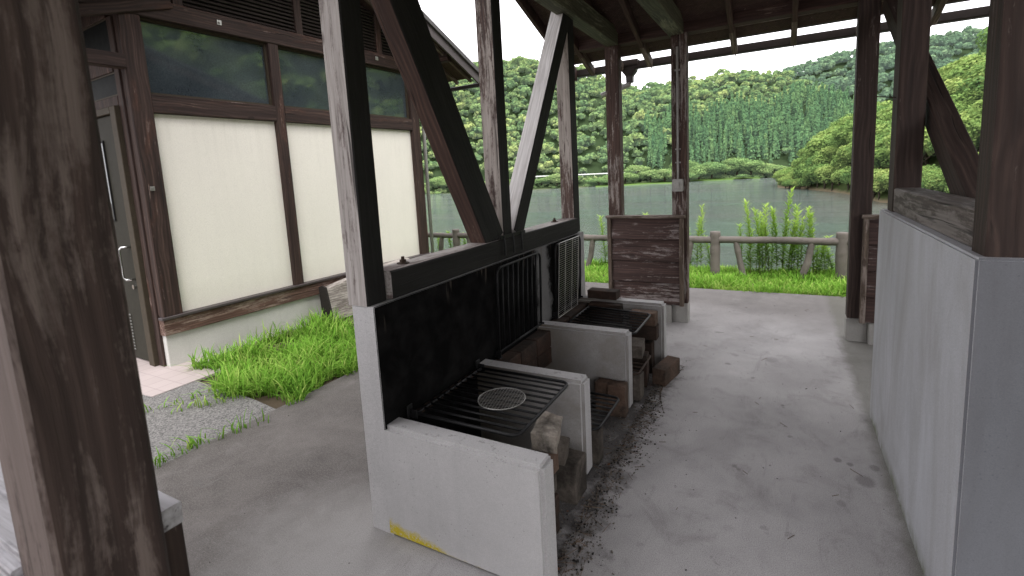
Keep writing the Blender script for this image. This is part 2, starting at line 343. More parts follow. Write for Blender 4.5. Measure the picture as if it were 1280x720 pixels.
def watermat():
    m, nt, out = newmat('lake_water'); g = NT(nt); geo = g.n('ShaderNodeNewGeometry'); v = geo.outputs['Position']
    a = g.noise(g.vmul(v, (.55, 1.3, 1)), .95, 6, .78, .4); b = g.noise(g.vmul(v, (.5, 1.3, 1)), .10, 4, .6)
    c = g.noise(g.vmul(v, (1, 1.4, 1)), 5.5, 3, .6)
    h = g.math('MULTIPLY', g.math('ADD', a, g.math('MULTIPLY', c, .35)), g.ramp(b, .38, .62, .35, 1.0))
    g.bsdf(out, g.mix(g.ramp(b, .38, .62), (.085, .135, .105), (.20, .235, .215)), .05, h, 1.0, 1.7, IOR=1.33, Specular_IOR_Level=.6); return m
M['water'] = watermat()

# ---------------------------------------------------------------- mesh helpers
class MB:
    def __init__(s): s.v = []; s.f = []
    def box(s, lo, hi, mat=None):
        b = len(s.v)
        for z in (lo[2], hi[2]):
            for x, y in ((lo[0], lo[1]), (hi[0], lo[1]), (hi[0], hi[1]), (lo[0], hi[1])):
                p = Vector((x, y, z)); s.v.append(mat @ p if mat else p)
        s.f += [(b, b+3, b+2, b+1), (b+4, b+5, b+6, b+7), (b, b+1, b+5, b+4), (b+1, b+2, b+6, b+5), (b+2, b+3, b+7, b+6), (b+3, b, b+4, b+7)]
        return s
    def tube(s, pts, r, n=8, closed=False, cap=True):
        pts = [Vector(p) for p in pts]; N = len(pts); b = len(s.v)
        rr = r if isinstance(r, (list, tuple)) else [r] * N
        up = None
        for i, p in enumerate(pts):
            if closed: d = (pts[(i+1) % N] - pts[i-1])
            else: d = (pts[min(i+1, N-1)] - pts[max(i-1, 0)])
            d.normalize()
            if up is None: up = d.orthogonal().normalized()
            up = (up - d * up.dot(d)).normalized(); w = d.cross(up)
            for k in range(n):
                a = 2 * math.pi * k / n; s.v.append(p + (up * math.cos(a) + w * math.sin(a)) * rr[i])
        for i in range(N if closed else N - 1):
            j = (i + 1) % N
            for k in range(n):
                l = (k + 1) % n; s.f.append((b+i*n+k, b+i*n+l, b+j*n+l, b+j*n+k))
        if cap and not closed:
            s.f.append(tuple(b + k for k in reversed(range(n)))); s.f.append(tuple(b + (N-1)*n + k for k in range(n)))
        return s
    def prism(s, poly, ax, a0, a1):   # poly in the other two axes
        b = len(s.v); n = len(poly)
        for a in (a0, a1):
            for p in poly:
                q = list(p); q.insert(ax, a); s.v.append(Vector(q))
        s.f.append(tuple(b+i for i in range(n))); s.f.append(tuple(b+n+i for i in reversed(range(n))))
        for i in range(n): j = (i+1) % n; s.f.append((b+j, b+i, b+n+i, b+n+j))
        return s
    def build(s, name, mat, parent=None, loc=None, rot=None, bevel=0.0, smooth=False, segs=1):
        me = bpy.data.meshes.new(name); me.from_pydata([tuple(p) for p in s.v], [], s.f)
        bm = bmesh.new(); bm.from_mesh(me); bmesh.ops.recalc_face_normals(bm, faces=bm.faces)
        if bevel: bmesh.ops.bevel(bm, geom=list(bm.edges), offset=bevel, segments=segs, affect='EDGES', clamp_overlap=True)
        bm.to_mesh(me); bm.free()
        if smooth:
            for p in me.polygons: p.use_smooth = True
        return link(name, me, mat, parent, loc, rot)
def link(name, me, mat, parent=None, loc=None, rot=None):
    o = bpy.data.objects.new(name, me); col.objects.link(o)
    if mat: me.materials.append(M[mat] if isinstance(mat, str) else mat)
    if parent: o.parent = parent
    if loc is not None: o.location = loc
    if rot is not None: o.rotation_euler = rot
    return o
def tag(o, label=None, cat=None, group=None, kind=None):
    if label: o['label'] = label
    if cat: o['category'] = cat
    if group: o['group'] = group
    if kind: o['kind'] = kind
    return o
def thing(name, label, cat, loc=(0, 0, 0), rz=0, group=None):
    o = bpy.data.objects.new(name, None); col.objects.link(o); o.location = loc; o.rotation_euler = (0, 0, rz)
    o.empty_display_size = .2
    return tag(o, label, cat, group)
def worldloc(parent, p):
    return Vector(p) - (parent.location if parent else Vector((0, 0, 0)))
def beam(name, parent, p0, p1, w, h, mat, side=(1, 0, 0), bevel=.006, rough=.0015, local=False):
    """timber from p0 to p1; w = size along 'side', h = size along the third axis; grain along local Z"""
    p0 = Vector(p0); p1 = Vector(p1)
    if parent and not local: p0 = p0 - parent.location; p1 = p1 - parent.location
    d = p1 - p0; L = d.length; z = d.normalized(); x = Vector(side); x = (x - z * x.dot(z)).normalized(); y = z.cross(x)
    n = max(2, int(L / .12)); b = []; v = []; f = []
    seed = random.random() * 50; c = max(min(w, h) * .05 if bevel >= .006 else 0, bevel)
    prof = [(-w/2+c, -h/2), (w/2-c, -h/2), (w/2, -h/2+c), (w/2, h/2-c), (w/2-c, h/2), (-w/2+c, h/2), (-w/2, h/2-c), (-w/2, -h/2+c)]
    for i in range(n+1):
        t = L * i / n
        for (a, q) in prof:
            k = 1 + rough * 8 * mnoise.noise(Vector((a*9+seed, q*9, t*4))) if rough else 1
            v.append((a*k, q*k, t))
    P = 8
    for i in range(n):
        for k in range(P): l = (k+1) % P; f.append((i*P+k, i*P+l, (i+1)*P+l, (i+1)*P+k))
    f.append(tuple(reversed(range(P)))); f.append(tuple(n*P+k for k in range(P)))
    me = bpy.data.meshes.new(name); me.from_pydata(v, [], f)
    o = link(name, me, mat, parent)
    o.matrix_local = Matrix((( x.x, y.x, z.x, p0.x), (x.y, y.y, z.y, p0.y), (x.z, y.z, z.z, p0.z), (0, 0, 0, 1)))
    return o
def fastmesh(name, verts, quads, mat, tint=None, parent=None, loc=None, smooth=False):
    me = bpy.data.meshes.new(name); nv = len(verts); nq = len(quads); k = quads.shape[1]
    me.vertices.add(nv); me.vertices.foreach_set('co', verts.astype(np.float32).ravel())
    me.loops.add(nq*k); me.loops.foreach_set('vertex_index', quads.astype(np.int32).ravel())
    me.polygons.add(nq); me.polygons.foreach_set('loop_start', np.arange(0, nq*k, k, dtype=np.int32))
    me.update(calc_edges=True)
    if smooth: me.polygons.foreach_set('use_smooth', np.ones(nq, dtype=bool))
    if tint is not None:
        a = me.attributes.new('tint', 'FLOAT_COLOR', 'POINT'); c = np.ones((nv, 4), np.float32); c[:, 0] = tint[:, 0]; c[:, 1] = tint[:, 1]
        a.data.foreach_set('color', c.ravel())
    return link(name, me, mat, parent, loc)

# ---------------------------------------------------------------- foliage
def leafquads(P, N, size, rg, asp=1.4):
    """quads at P with normals ~N"""
    n = len(P); a = rg.normal(size=(n, 3)); t = np.cross(N, a); t /= np.linalg.norm(t, axis=1)[:, None] + 1e-9
    b = np.cross(N, t); s = size * rg.uniform(.6, 1.3, n)[:, None]
    V = np.stack([P - t*s*asp*.5, P - b*s*.5 + N*s*.12, P + t*s*asp*.5, P + b*s*.5 + N*s*.12], 1).reshape(-1, 3)
    return V
def crown(n, leaf, rg, rx=1.0, rz=.85, lobes=14, jitter=.5, cone=False, flat=0):
    """unit crown centred on origin; returns verts (4n,3), tint (4n,2)"""
    if cone:
        t = rg.uniform(0, 1, n) ** .8; ang = rg.uniform(0, 2*np.pi, n)
        lay = np.sin(t * 34 + np.sin(ang*3)*1.5) * .08
        r = (1 - t) * (1 + lay + rg.normal(0, .10, n)) * rx
        r = r * np.where(rg.random(n) < .3, rg.uniform(.2, .9, n), 1)
        P = np.stack([np.cos(ang)*r, np.sin(ang)*r, t*2*rz - rz], 1)
        N = np.stack([np.cos(ang), np.sin(ang), np.full(n, .35)], 1) + rg.normal(0, .3, (n, 3))
        N /= np.linalg.norm(N, axis=1)[:, None]
        br = np.clip(-.05 + .35*(r/(rx*(1-t)+.05)) + rg.normal(0, .12, n) + .75*t, 0, 1)  # shading put into the tint: tips and outer needles lighter
        hu = np.clip(.5 + rg.normal(0, .15, n), 0, 1)
    else:
        u = rg.normal(size=(lobes, 3)); u /= np.linalg.norm(u, axis=1)[:, None]; u[:, 2] = np.where(u[:, 2] < -.25, -u[:, 2], u[:, 2])
        lc = u * np.array([rx, rx, rz]) * rg.uniform(.45, .72, lobes)[:, None]; lr = rg.uniform(.26, .5, lobes) * rx
        w = lr**2; li = rg.choice(lobes, n, p=w/w.sum())
        d = rg.normal(size=(n, 3)); d /= np.linalg.norm(d, axis=1)[:, None]
        flip = (d * u[li]).sum(1) < -.3; d[flip] *= -1
        rad = lr[li] * np.where(rg.random(n) < .25, rg.uniform(.3, 1, n), rg.uniform(.85, 1.1, n))
        P = lc[li] + d * rad[:, None] * np.array([1, 1, .8])
        N = d + rg.normal(0, jitter, (n, 3)); N[:, 2] += .25; N /= np.linalg.norm(N, axis=1)[:, None]
        br = np.clip(.45 + .35*d[:, 2] + .25*(np.linalg.norm(P/np.array([rx, rx, rz]), axis=1) - .7) + rg.normal(0, .1, n), 0, 1)  # shading put into the tint: upper and outer leaves lighter
        lh = rg.normal(0, .12, lobes); hu = np.clip(.5 + lh[li] + rg.normal(0, .1, n), 0, 1)
    V = leafquads(P, N, leaf, rg)
    return V, np.repeat(np.stack([hu, br], 1), 4, 0)
def qidx(n): return np.arange(n*4).reshape(n, 4)
def forest(name, pts, heights, tmpl, mat, rg, hue=None, squash=1.0):
    Vs = []; Ts = []
    for i, p in enumerate(pts):
        V, T = tmpl[rg.integers(len(tmpl))]; h = heights[i]; a = rg.uniform(0, 6.28); ca, sa = math.cos(a), math.sin(a)
        w = h * squash * rg.uniform(.85, 1.15)
        X = np.stack([(V[:, 0]*ca - V[:, 1]*sa) * w, (V[:, 0]*sa + V[:, 1]*ca) * w, V[:, 2]*h], 1) + p
        Vs.append(X); T2 = T.copy(); T2[:, 0] = np.clip(T2[:, 0] + (hue[i] if hue is not None else rg.normal(0, .22)), 0, 1); T2[:, 1] = np.clip(T2[:, 1] * rg.uniform(.8, 1.15), 0, 1); Ts.append(T2)
    V = np.concatenate(Vs); T = np.concatenate(Ts)
    return fastmesh(name, V, qidx(len(V)//4), mat, T)

# ---------------------------------------------------------------- camera
CR = ((0.8776883, 0.4763532, -0.0524489), (0.01875208, -0.143497, -0.98947308), (-0.47886492, 0.86746541, -0.13487825))
r0, r1, r2 = (Vector(r).normalized() for r in CR)
cam = bpy.data.cameras.new('camera'); camo = bpy.data.objects.new('camera', cam); col.objects.link(camo)
camo.matrix_world = Matrix(((r0.x, -r1.x, -r2.x, 0), (r0.y, -r1.y, -r2.y, 0), (r0.z, -r1.z, -r2.z, 1.6), (0, 0, 0, 1)))
cam.sensor_width = 36; cam.lens = 616.2256 / 1280 * 36; cam.shift_y = -(360 - 301.634) / 1280
cam.clip_start = .05; cam.clip_end = 3000
cam.dof.use_dof = True; cam.dof.focus_distance = 3.2; cam.dof.aperture_fstop = 6.3
scn.camera = camo

# ---------------------------------------------------------------- world and sun
w = bpy.data.worlds.new('World'); scn.world = w; w.use_nodes = True; nt = w.node_tree; nt.nodes.clear(); g = NT(nt)
SUN_EL, SUN_AZ = R(58), R(150)   # azimuth clockwise from +Y
sky = g.n('ShaderNodeTexSky', sky_type='NISHITA'); sky.sun_disc = False; sky.sun_elevation = SUN_EL; sky.sun_rotation = SUN_AZ
sky.dust_density = 3.0
bw_ = g.n('ShaderNodeHueSaturation'); bw_.inputs['Saturation'].default_value = .25; g.link(sky.outputs[0], bw_.inputs['Color'])
bg = g.n('ShaderNodeBackground'); g.link(g.mix(.82, bw_.outputs[0], (17.6, 17.2, 17.7)), bg.inputs[0]); bg.inputs[1].default_value = .17
ow = g.n('ShaderNodeOutputWorld'); g.link(bg.outputs[0], ow.inputs[0])
sl = bpy.data.lights.new('sun', 'SUN'); sl.energy = 2.5; sl.angle = R(32); sl.color = (1, .97, .92)
so = bpy.data.objects.new('sun', sl); col.objects.link(so)
sd = Vector((math.sin(SUN_AZ)*math.cos(SUN_EL), math.cos(SUN_AZ)*math.cos(SUN_EL), math.sin(SUN_EL)))
so.rotation_euler = sd.to_track_quat('Z', 'Y').to_euler(); so.location = (0, 0, 20)
scn.view_settings.view_transform = 'Standard'; scn.view_settings.look = 'None'; scn.view_settings.exposure = 0

# ================================================================ SETTING
def sheet(name, poly, z, mat, h=0):
    m = MB(); m.prism(poly, 2, z - (h or .004), z); return tag(m.build(name, mat), kind='structure')
# near ground with a bank down to the lake
def gz(x, y):
    z = -.03
    edge = 8.55 + .25*mnoise.noise(Vector((x*.4, 0, 3)))
    if y > 6.66: z -= .09 * min(1, (y-6.66)/1.5)
    if y > edge: z -= (y-edge) * .55
    return max(z, -5.0)
ys = np.concatenate([np.linspace(-120, -6, 12), np.linspace(-5, 6.6, 20), np.linspace(6.7, 18, 40)]); xs = np.concatenate([np.linspace(-120, -12, 12), np.linspace(-11, 9, 60), np.linspace(10, 36, 10)])
V = np.array([(x, y, gz(x, y) + (.03*mnoise.noise(Vector((x*1.3, y*1.3, 0))) - .02 if not -10 < x*.9 < 9 else 0)) for y in ys for x in xs]); nx = len(xs)
Q = np.array([(j*nx+i, j*nx+i+1, (j+1)*nx+i+1, (j+1)*nx+i) for j in range(len(ys)-1) for i in range(nx-1)])
tag(fastmesh('ground', V, Q, 'soil', smooth=True), kind='structure')
m = MB(); m.box((-700, 9, -9), (700, 700, -3.5)); tag(m.build('lake_water', 'water'), kind='structure')
sheet('concrete_floor', [(-3.2, -4.5), (3.5, -4.5), (3.5, 6.70), (-1.06, 6.64), (-3.2, 6.60)], 0.0, 'floor', .12)
sheet('asphalt_path', [(-9, -4.5), (-3.2, -4.5), (-3.2, 2.12), (-3.5, 2.16), (-4.36, 2.2), (-4.36, 1.86), (-9, 1.6)], -.004, 'asphalt', .02)
sheet('tiled_path', [(-9, 1.6), (-4.36, 1.86), (-4.36, 2.6), (-9, 2.6)], .002, 'tile', .02)

def terrain(name, azs, rad, tanel, treeh, mat, nr=26, zs=-3.7, amp=3.0, back=60, power=.85, a0=None, a1=None, na=150):
    """polar hill: rad(az)->(shore, ridge), tanel(az)->tan of elevation of the tree tops on the ridge"""
    a_ = np.linspace(a0, a1, na); V = []; 
    for a in a_:
        r0_, r1_ = rad(a); H = max(zs + .5, tanel(a) * r1_ + 1.6 - treeh(a))
        for k in range(nr + 4):
            s = k / (nr - 1)
            if s <= 1: r = r0_ + (r1_-r0_) * s; z = zs + (H - zs) * (math.sin(s*math.pi/2) ** (1/power) * .5 + .5 * s)
            else: r = r1_ + (s-1) * (nr-1) / 4 * back; z = H - (s-1) * (nr-1) / 4 * (H - zs) * .6
            x, y = r * math.sin(R(a)), r * math.cos(R(a))
            z += amp * min(1, s*2.5) * (1 - .85 * max(0, min(1, (s - .6) / .4))) * mnoise.fractal(Vector((x*.018, y*.018, 5)), 1.0, 2.0, 4)
            V.append((x, y, z))
    V = np.array(V); W = nr + 4
    Q = np.array([(i*W+k, i*W+k+1, (i+1)*W+k+1, (i+1)*W+k) for i in range(na-1) for k in range(W-1)])
    o = tag(fastmesh(name, V, Q, mat, smooth=True), kind='structure')
    G = V.reshape(na, W, 3)
    def at(a, s):
        fa = (a - a0) / (a1 - a0) * (na - 1); i = int(min(max(fa, 0), na-2)); fa -= i; fk = s * (nr-1); k = int(min(fk, W-2)); fk -= k
        return (G[i, k]*(1-fa)*(1-fk) + G[i+1, k]*fa*(1-fk) + G[i, k+1]*(1-fa)*fk + G[i+1, k+1]*fa*fk)
    return at
def interp(tab): xs_ = [t[0] for t in tab]; y_ = [t[1] for t in tab]; return lambda a: float(np.interp(a, xs_, y_))
elA = interp([(-80, .26), (-60, .25), (-45, .235), (-37.6, .226), (-35, .221), (-31.4, .225), (-26.9, .224), (-22.5, .207), (-19, .19), (-15.2, .159), (-12.9, .150), (-10.2, .160), (-7.4, .159), (-4.4, .163), (-1.5, .158), (.3, .148), (2, .131), (5.3, .085), (8.4, .041), (14, .0)])
shA = interp([(-80, 175), (-37.8, 168), (-32, 163), (-27, 156), (-20, 158), (-15.8, 165), (-11.5, 165), (-7, 168), (-3, 170), (14, 175)])
elB = interp([(-6, .07), (-1.4, .126), (.3, .151), (2.6, .161), (5.7, .169), (8.1, .174), (12.6, .174), (14.5, .169), (16.6, .166), (30, .18), (60, .2)])
elC = interp([(-.4, -.04), (.5, -.036), (1.5, -.002), (2.8, .024), (4.1, .051), (5.9, .071), (8.3, .081), (10.5, .091), (12.5, .121), (14.6, .139), (16.6, .145), (30, .22), (50, .36), (80, .42), (120, .3)])
shC = interp([(-.4, 103), (.5, 100), (1.6, 97), (5, 84), (8, 66), (12, 58), (16, 52), (30, 46), (60, 50), (120, 60)])
atA = terrain('far_hill', None, lambda a: (shA(a), shA(a) + 95), elA, lambda a: 4.2, 'terrA', a0=-80, a1=14, amp=9)
atB = terrain('far_mountain', None, lambda a: (260, 430), elB, lambda a: 6.0, 'terrA', a0=-6, a1=60, amp=16)
rC = lambda a: (shC(a), shC(a) + 18 + 26*min(1, max(0, (a-1)/8)))
atC = terrain('peninsula', None, rC, elC, lambda a: 5.5, 'terrC', a0=-.4, a1=120, amp=1.5, back=15, zs=-3.7, power=1.3, na=200)

rg = np.random.default_rng(11)
tb = [crown(120, .36, rg, 1.0, .85, 7) for _ in range(8)]
tcn = [crown(110, .17, rg, .27, 1.0, cone=True) for _ in range(6)]
def scatter(at, a0, a1, s0, s1, spacing, rad, rg, cond=None):
    out = []; 
    s = s0
    while s <= s1:
        r = rad(0.5*(a0+a1))[0] + (rad(0.5*(a0+a1))[1] - rad(0.5*(a0+a1))[0]) * s
        n = int(R(a1-a0) * r / spacing)
        for i in range(n):
            a = a0 + (a1-a0) * (i + rg.uniform(-.9, .9)) / n; ss = s + rg.uniform(-1.1, 1.1) * spacing*.85 / (rad(a)[1]-rad(a)[0])
            if cond is None or cond(a, ss): out.append((a, max(ss, 0.004)))
        s += spacing * .85 / (rad(0.5*(a0+a1))[1] - rad(0.5*(a0+a1))[0])
    return out
def isconif(a, s):
    if not -13.5 < a < 6: return False
    lim = .40 + .07*math.sin(a*1.1) + (.03*(a+6) if a > -6 else 0)
    return s < lim and s > .04 and mnoise.noise(Vector((a*.5, s*5, 2))) > -.42
radA = lambda a: (shA(a), shA(a)+95)
ptsA = scatter(atA, -48, 12, .10, 1.06, 2.9, radA, rg)
bl = [(a, s) for a, s in ptsA if not isconif(a, s)]
P = [atA(a, s) for a, s in bl]; H = rg.uniform(1.2, 2.3, len(P)) * (1 + .5*(rg.random(len(P)) < .15)); P = [p + np.array([0, 0, h*.9 + rg.uniform(-.3, 1.2)]) for p, h in zip(P, H)]
hue = [.45*mnoise.noise(Vector((p[0]*.03, p[1]*.03, 1))) + rg.normal(0, .2) for p in P]
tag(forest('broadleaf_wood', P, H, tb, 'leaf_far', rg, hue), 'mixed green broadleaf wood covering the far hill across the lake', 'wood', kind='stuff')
cn = scatter(atA, -13.5, 6, .10, .82, 2.2, radA, rg, isconif)
P = [atA(a, s) for a, s in cn]; H = rg.uniform(2.8, 4.6, len(P)); P = [p + np.array([0, 0, h*.85]) for p, h in zip(P, H)]
tag(forest('cedar_wood', P, H, tcn, 'leaf_con', rg), 'dark pointed cedar plantation on the lower slope across the lake', 'wood', kind='stuff')
ptsB = scatter(atB, -5, 26, .2, 1.03, 5.6, lambda a: (260, 430), rg)
P = [atB(a, s) for a, s in ptsB]; H = rg.uniform(2.4, 4.2, len(P)); P = [p + np.array([0, 0, h*.9]) for p, h in zip(P, H)]
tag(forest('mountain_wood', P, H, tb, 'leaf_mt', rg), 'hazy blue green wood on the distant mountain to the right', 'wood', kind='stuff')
ptsC = scatter(atC, 24, 112, .05, 1.1, 4.6, rC, rg)
P = [atC(a, s) for a, s in ptsC]; H = rg.uniform(2.2, 3.6, len(P)); P = [p + np.array([0, 0, h*.8]) for p, h in zip(P, H)]
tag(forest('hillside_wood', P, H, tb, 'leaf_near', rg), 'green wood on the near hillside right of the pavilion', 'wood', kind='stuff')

# meadow strip on the far shore and the road's guard rail
azs = np.linspace(-19, -2, 40); V = []
for a in azs:
    r_ = shA(a)
    for rr, z in ((r_-15 + 2.5*math.sin(a*1.3) + (8 if a > -10 else 0), -3.56), (r_-6, -3.30), (r_-2, -3.0)): V.append((rr*math.sin(R(a)), rr*math.cos(R(a)), z))
tag(fastmesh('meadow', np.array(V), np.array([(i*3+k, i*3+k+1, i*3+k+4, i*3+k+3) for i in range(39) for k in range(2)]), 'meadow'), kind='structure')
gr = thing('guard_rail', 'white road guard rail along the far shore of the lake', 'guard rail', (0, 0, 0))
ztop = lambda a: float(np.interp(a, [-60, -27, -20, -14, -5, 0], [-.3, -.3, -.5, -.65, -1.0, -2.2]))
V = []; aa = np.linspace(-60, 0, 90)
for a in aa:
    r_ = shA(a)
    for rr, z in ((r_-5, -3.75), (r_+1, ztop(a)-1.3), (r_+5, ztop(a)), (r_+11, ztop(a)+.1), (r_+14, ztop(a)+2)): V.append((rr*math.sin(R(a)), rr*math.cos(R(a)), z))
tag(fastmesh('road_embankment', np.array(V), np.array([(i*5+k, i*5+k+1, i*5+k+6, i*5+k+5) for i in range(89) for k in range(4)]), 'terrA'), kind='structure')
pp = []
for a in np.linspace(-27, -5.5, 50): r_ = shA(a) + 5; pp.append(Vector((r_*math.sin(R(a)), r_*math.cos(R(a)), ztop(a)+.72)))
m = MB(); m.tube(pp, .19, 6); m.build('rail', 'white', gr)
for p in pp[::3]: MB().tube([p + Vector((0, .15, -.8)), p + Vector((0, .15, .1))], .08, 6).build('post', 'white', gr)
sc = []; rgb_ = np.random.default_rng(9)
while len(sc) < 620:
    a = rgb_.uniform(-45, -1); u = rgb_.random(); r_ = shA(a) - 3.5 + 8.5*u; z = -3.6 + (ztop(a) + 3.2) * u
    sc.append(((r_*math.sin(R(a)), r_*math.cos(R(a)), z), rgb_.uniform(.45, 1.15) * (1.25 if a < -27 or a > -12 else .9)))
tbs = [crown(130, .34, rgb_, 1.0, .7, 8) for _ in range(4)]
tag(forest('bank_scrub', [np.array(p) for p, h in sc], [h for p, h in sc], tbs, 'leaf_bush', rgb_, squash=1.5), 'low green scrub covering the bank below the road across the lake', 'scrub', kind='stuff')

# individual trees on the peninsula (shared meshes) -----------------------------------
rg = np.random.default_rng(21)
def treemesh(i, n, leaf, rx, rz, lobes): 
    V, T = crown(n, leaf, rg, rx, rz, lobes, .45); return V, T
protos = []
for i in range(6):
    V, T = treemesh(i, 3600, .085, 1.0, rg.uniform(.72, .95), 30)
    me = None; o = fastmesh('crown', V, qidx(len(V)//4), 'leaf_near', T); me = o.data; bpy.data.objects.remove(o)
    mb = MB(); mb.tube([(0, 0, -1.5), (.03, .02, -.9), (-.02, .03, -.3), (.02, 0, .3)], [.07, .055, .045, .02], 7)
    for k in range(5):
        a = k*1.3 + i; mb.tube([(0, 0, -.8 + k*.13), (.3*math.cos(a), .3*math.sin(a), -.45 + k*.15), (.6*math.cos(a), .6*math.sin(a), -.1 + k*.12)], [.03, .02, .008], 5)
    o = mb.build('trunk', 'bark', smooth=True); protos.append((me, o.data)); bpy.data.objects.remove(o)
def placetree(name, label, cat, group, p, h, w, i, mat=None, rz=0):
    t = thing(name, label, cat, tuple(p), rz, group)
    c = bpy.data.objects.new('crown', protos[i % 6][0]); col.objects.link(c); c.parent = t; c.location = (0, 0, h*1.1); c.scale = (w, w, h)
    k = bpy.data.objects.new('trunk', protos[i % 6][1]); col.objects.link(k); k.parent = t; k.location = (0, 0, h*1.1); k.scale = (w, w, h)
    if mat:
        c.material_slots[0].link = 'OBJECT'; c.material_slots[0].material = M[mat]
    return t
row = []
for s, n, hh in ((.02, 36, 1.9), (.25, 32, 2.5), (.45, 30, 2.6), (.64, 27, 2.6), (.83, 25, 2.6), (1.0, 24, 2.6)):
    for i in range(n):
        a = .2 + 24.0 * ((i + rg.uniform(-.3, .3)) / n) ** 1.0
        if a < .1: a = .15
        row.append((a, min(1.03, max(.03, s + rg.uniform(-.08, .08))), hh * rg.uniform(.8, 1.2)))
for q, (a, s, h) in enumerate(row):
    p = atC(a, s); p = p - np.array([0, 0, .3]); f = .62 if a < 1.6 else (.85 if a < 3 else 1)
    placetree('broadleaf_tree', 'leafy light green broadleaf tree on the peninsula beyond the right half wall', 'tree', 'broadleaf trees on the peninsula', p, h*f, h*f*rg.uniform(1.0, 1.35), q, None, rg.uniform(0, 6.28))
# the taller pine that stands above them at the right
p = atC(15.8, .75); placetree('tall_tree', 'tallest layered green tree rising above the peninsula trees at right', 'tree', None, p, 4.6, 3.2, 2, None, 1.0)
p = atC(13.9, .0) + np.array([0, 0, .2]); placetree('rusty_shrub', 'small orange brown shrub on the bank beside the right brace', 'shrub', None, p*.9 + np.array([0, 0, -.2]), .9, 1.3, 1, 'leaf_rust', 1.0)
# shore bushes across the lake
for q, (a, dr, h, wd) in enumerate([(-37, 3, 2.8, 4), (-35.6, 2, 2.4, 4), (-33.8, 3, 2.6, 4), (-31, 2, 1.8, 3.5), (-29, 3, 1.7, 3), (-27.3, 2, 2.6, 3.6), (-25.2, 3, 1.5, 3), (-23.4, 2, 2.3, 4.2), (-21.5, 3, 1.8, 3.2), (-18.6, -1, 1.6, 3.4), (-17.2, -1, 2.0, 3.8), (-15.7, -1, 2.4, 4.2), (-13, 1, 2.3, 4.2), (-11.5, -1, 2.5, 4.5), (-10.2, -3, 2.2, 3.6), (-8.9, -3, 1.7, 3.6), (-7.9, 0, 3.0, 4.6), (-6.6, 2, 3.2, 5), (-5.3, 3, 2.2, 4), (-4.2, 4, 3.1, 5), (-2.9, 3, 2.9, 5), (-1.8, 2, 2.4, 4.4), (-.7, 0, 2.2, 4), (-3.6, -3, 1.0, 2.0), (-14.3, 4, 2.8, 4.5), (-9.5, 4, 3.2, 5)]):
    r_ = shA(a) + dr - 4; placetree('shore_bush', 'rounded green bush at the water edge of the far shore', 'bush', 'bushes along the far shore', (r_*math.sin(R(a)), r_*math.cos(R(a)), -3.6 + max(0, dr)*.3), h*.85, wd, q, 'leaf_bush', q*.9)

# ================================================================ grass
def blades(name, XY, Z, hgt, wid, rg, mat='grass', lean=.6):
    n = len(XY); h = hgt * (.3 + 1.1*rg.random(n)**1.6); a = rg.uniform(0, 2*np.pi, n); d = np.stack([np.cos(a), np.sin(a)], 1); pz = np.stack([-d[:, 1], d[:, 0]], 1)
    ln = rg.uniform(.15, 1.0, n) * lean; V = np.zeros((n, 8, 3)); wv = wid * rg.uniform(.6, 1.3, n)
    for k, (t, ww) in enumerate(((0, .8), (.4, 1), (.75, .7), (1.0, .08))):
        hz = h * (t - .35*ln*t*t); ox = h * ln * t * t
        c = XY + d * ox[:, None]
        for sgn, idx in ((-1, 2*k), (1, 2*k+1)):
            V[:, idx, :2] = c + pz * (wv * ww * .5 * sgn)[:, None]; V[:, idx, 2] = Z + hz
    base = (np.arange(n)*8)[:, None]
    Q = np.concatenate([base + np.array([[2*k, 2*k+1, 2*k+3, 2*k+2]]) for k in range(3)])
    T = np.zeros((n, 8, 2)); T[:, :, 0] = np.clip(rg.normal(.42, .2, n) + np.array([.5*mnoise.noise(Vector((x*1.7, y*1.7, 3))) for x, y in XY]), 0, 1)[:, None]
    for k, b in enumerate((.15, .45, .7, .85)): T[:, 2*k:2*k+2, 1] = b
    dry = rg.random(n) < .08; T[dry, :, 0] = 1
    return tag(fastmesh(name, V.reshape(-1, 3), Q, mat, T.reshape(-1, 2)), kind='stuff')
rg = np.random.default_rng(5)
n = 24000; X = rg.uniform(-4.75, -3.12, n); Y = 2.05 + 4.6*rg.random(n)**1.5
edge = -3.2 + .06*np.sin(Y*9) + .04*np.sin(Y*23); south = 2.2 + .10*np.sin(X*7) + .12*(X < -4.2)
dens = np.array([mnoise.noise(Vector((x*2.6, y*2.6, 7))) for x, y in zip(X, Y)])
bare = (X < -4.25) & (dens < .05)
k = (X < edge) & (Y > south + rg.uniform(-.06, .1, n)) & ~bare & (dens > -.45); XY = np.stack([X[k], Y[k]], 1)
tag(blades('grass_patch', XY, np.full(len(XY), -.03),   .165*(1+.7*np.clip(dens[k], -1, 1)), .0105, rg, lean=1.15), 'bright green ragged grass growing between the building and the slab', 'grass')
# runners creeping along the slab joint
XY = []
for (x0, y0, x1, y1, nn) in ((-3.22, 1.30, -3.24, 1.62, 60), (-3.2, 1.6, -3.12, 1.95, 34), (-3.9, 1.75, -3.6, 2.15, 40), (-4.1, 1.6, -3.95, 2.1, 26)):
    t = rg.random(nn); XY.append(np.stack([x0+(x1-x0)*t + rg.normal(0, .025, nn), y0+(y1-y0)*t + rg.normal(0, .025, nn)], 1))
XY = np.concatenate(XY); tag(blades('creeping_grass', XY, np.full(len(XY), 0.0), .10, .009, rg, lean=1.1), 'thin creeping green runners along the slab joint beside the asphalt', 'grass')
n = 70000; X = rg.uniform(-8.5, 2.5, n); Y = rg.uniform(6.55, 8.7, n)
lim = 6.64 + .05*np.sin(X*5) + .04*X*.2 ; k = Y > lim; X = X[k]; Y = Y[k]
Z = np.array([gz(x, y) for x, y in zip(X, Y)])
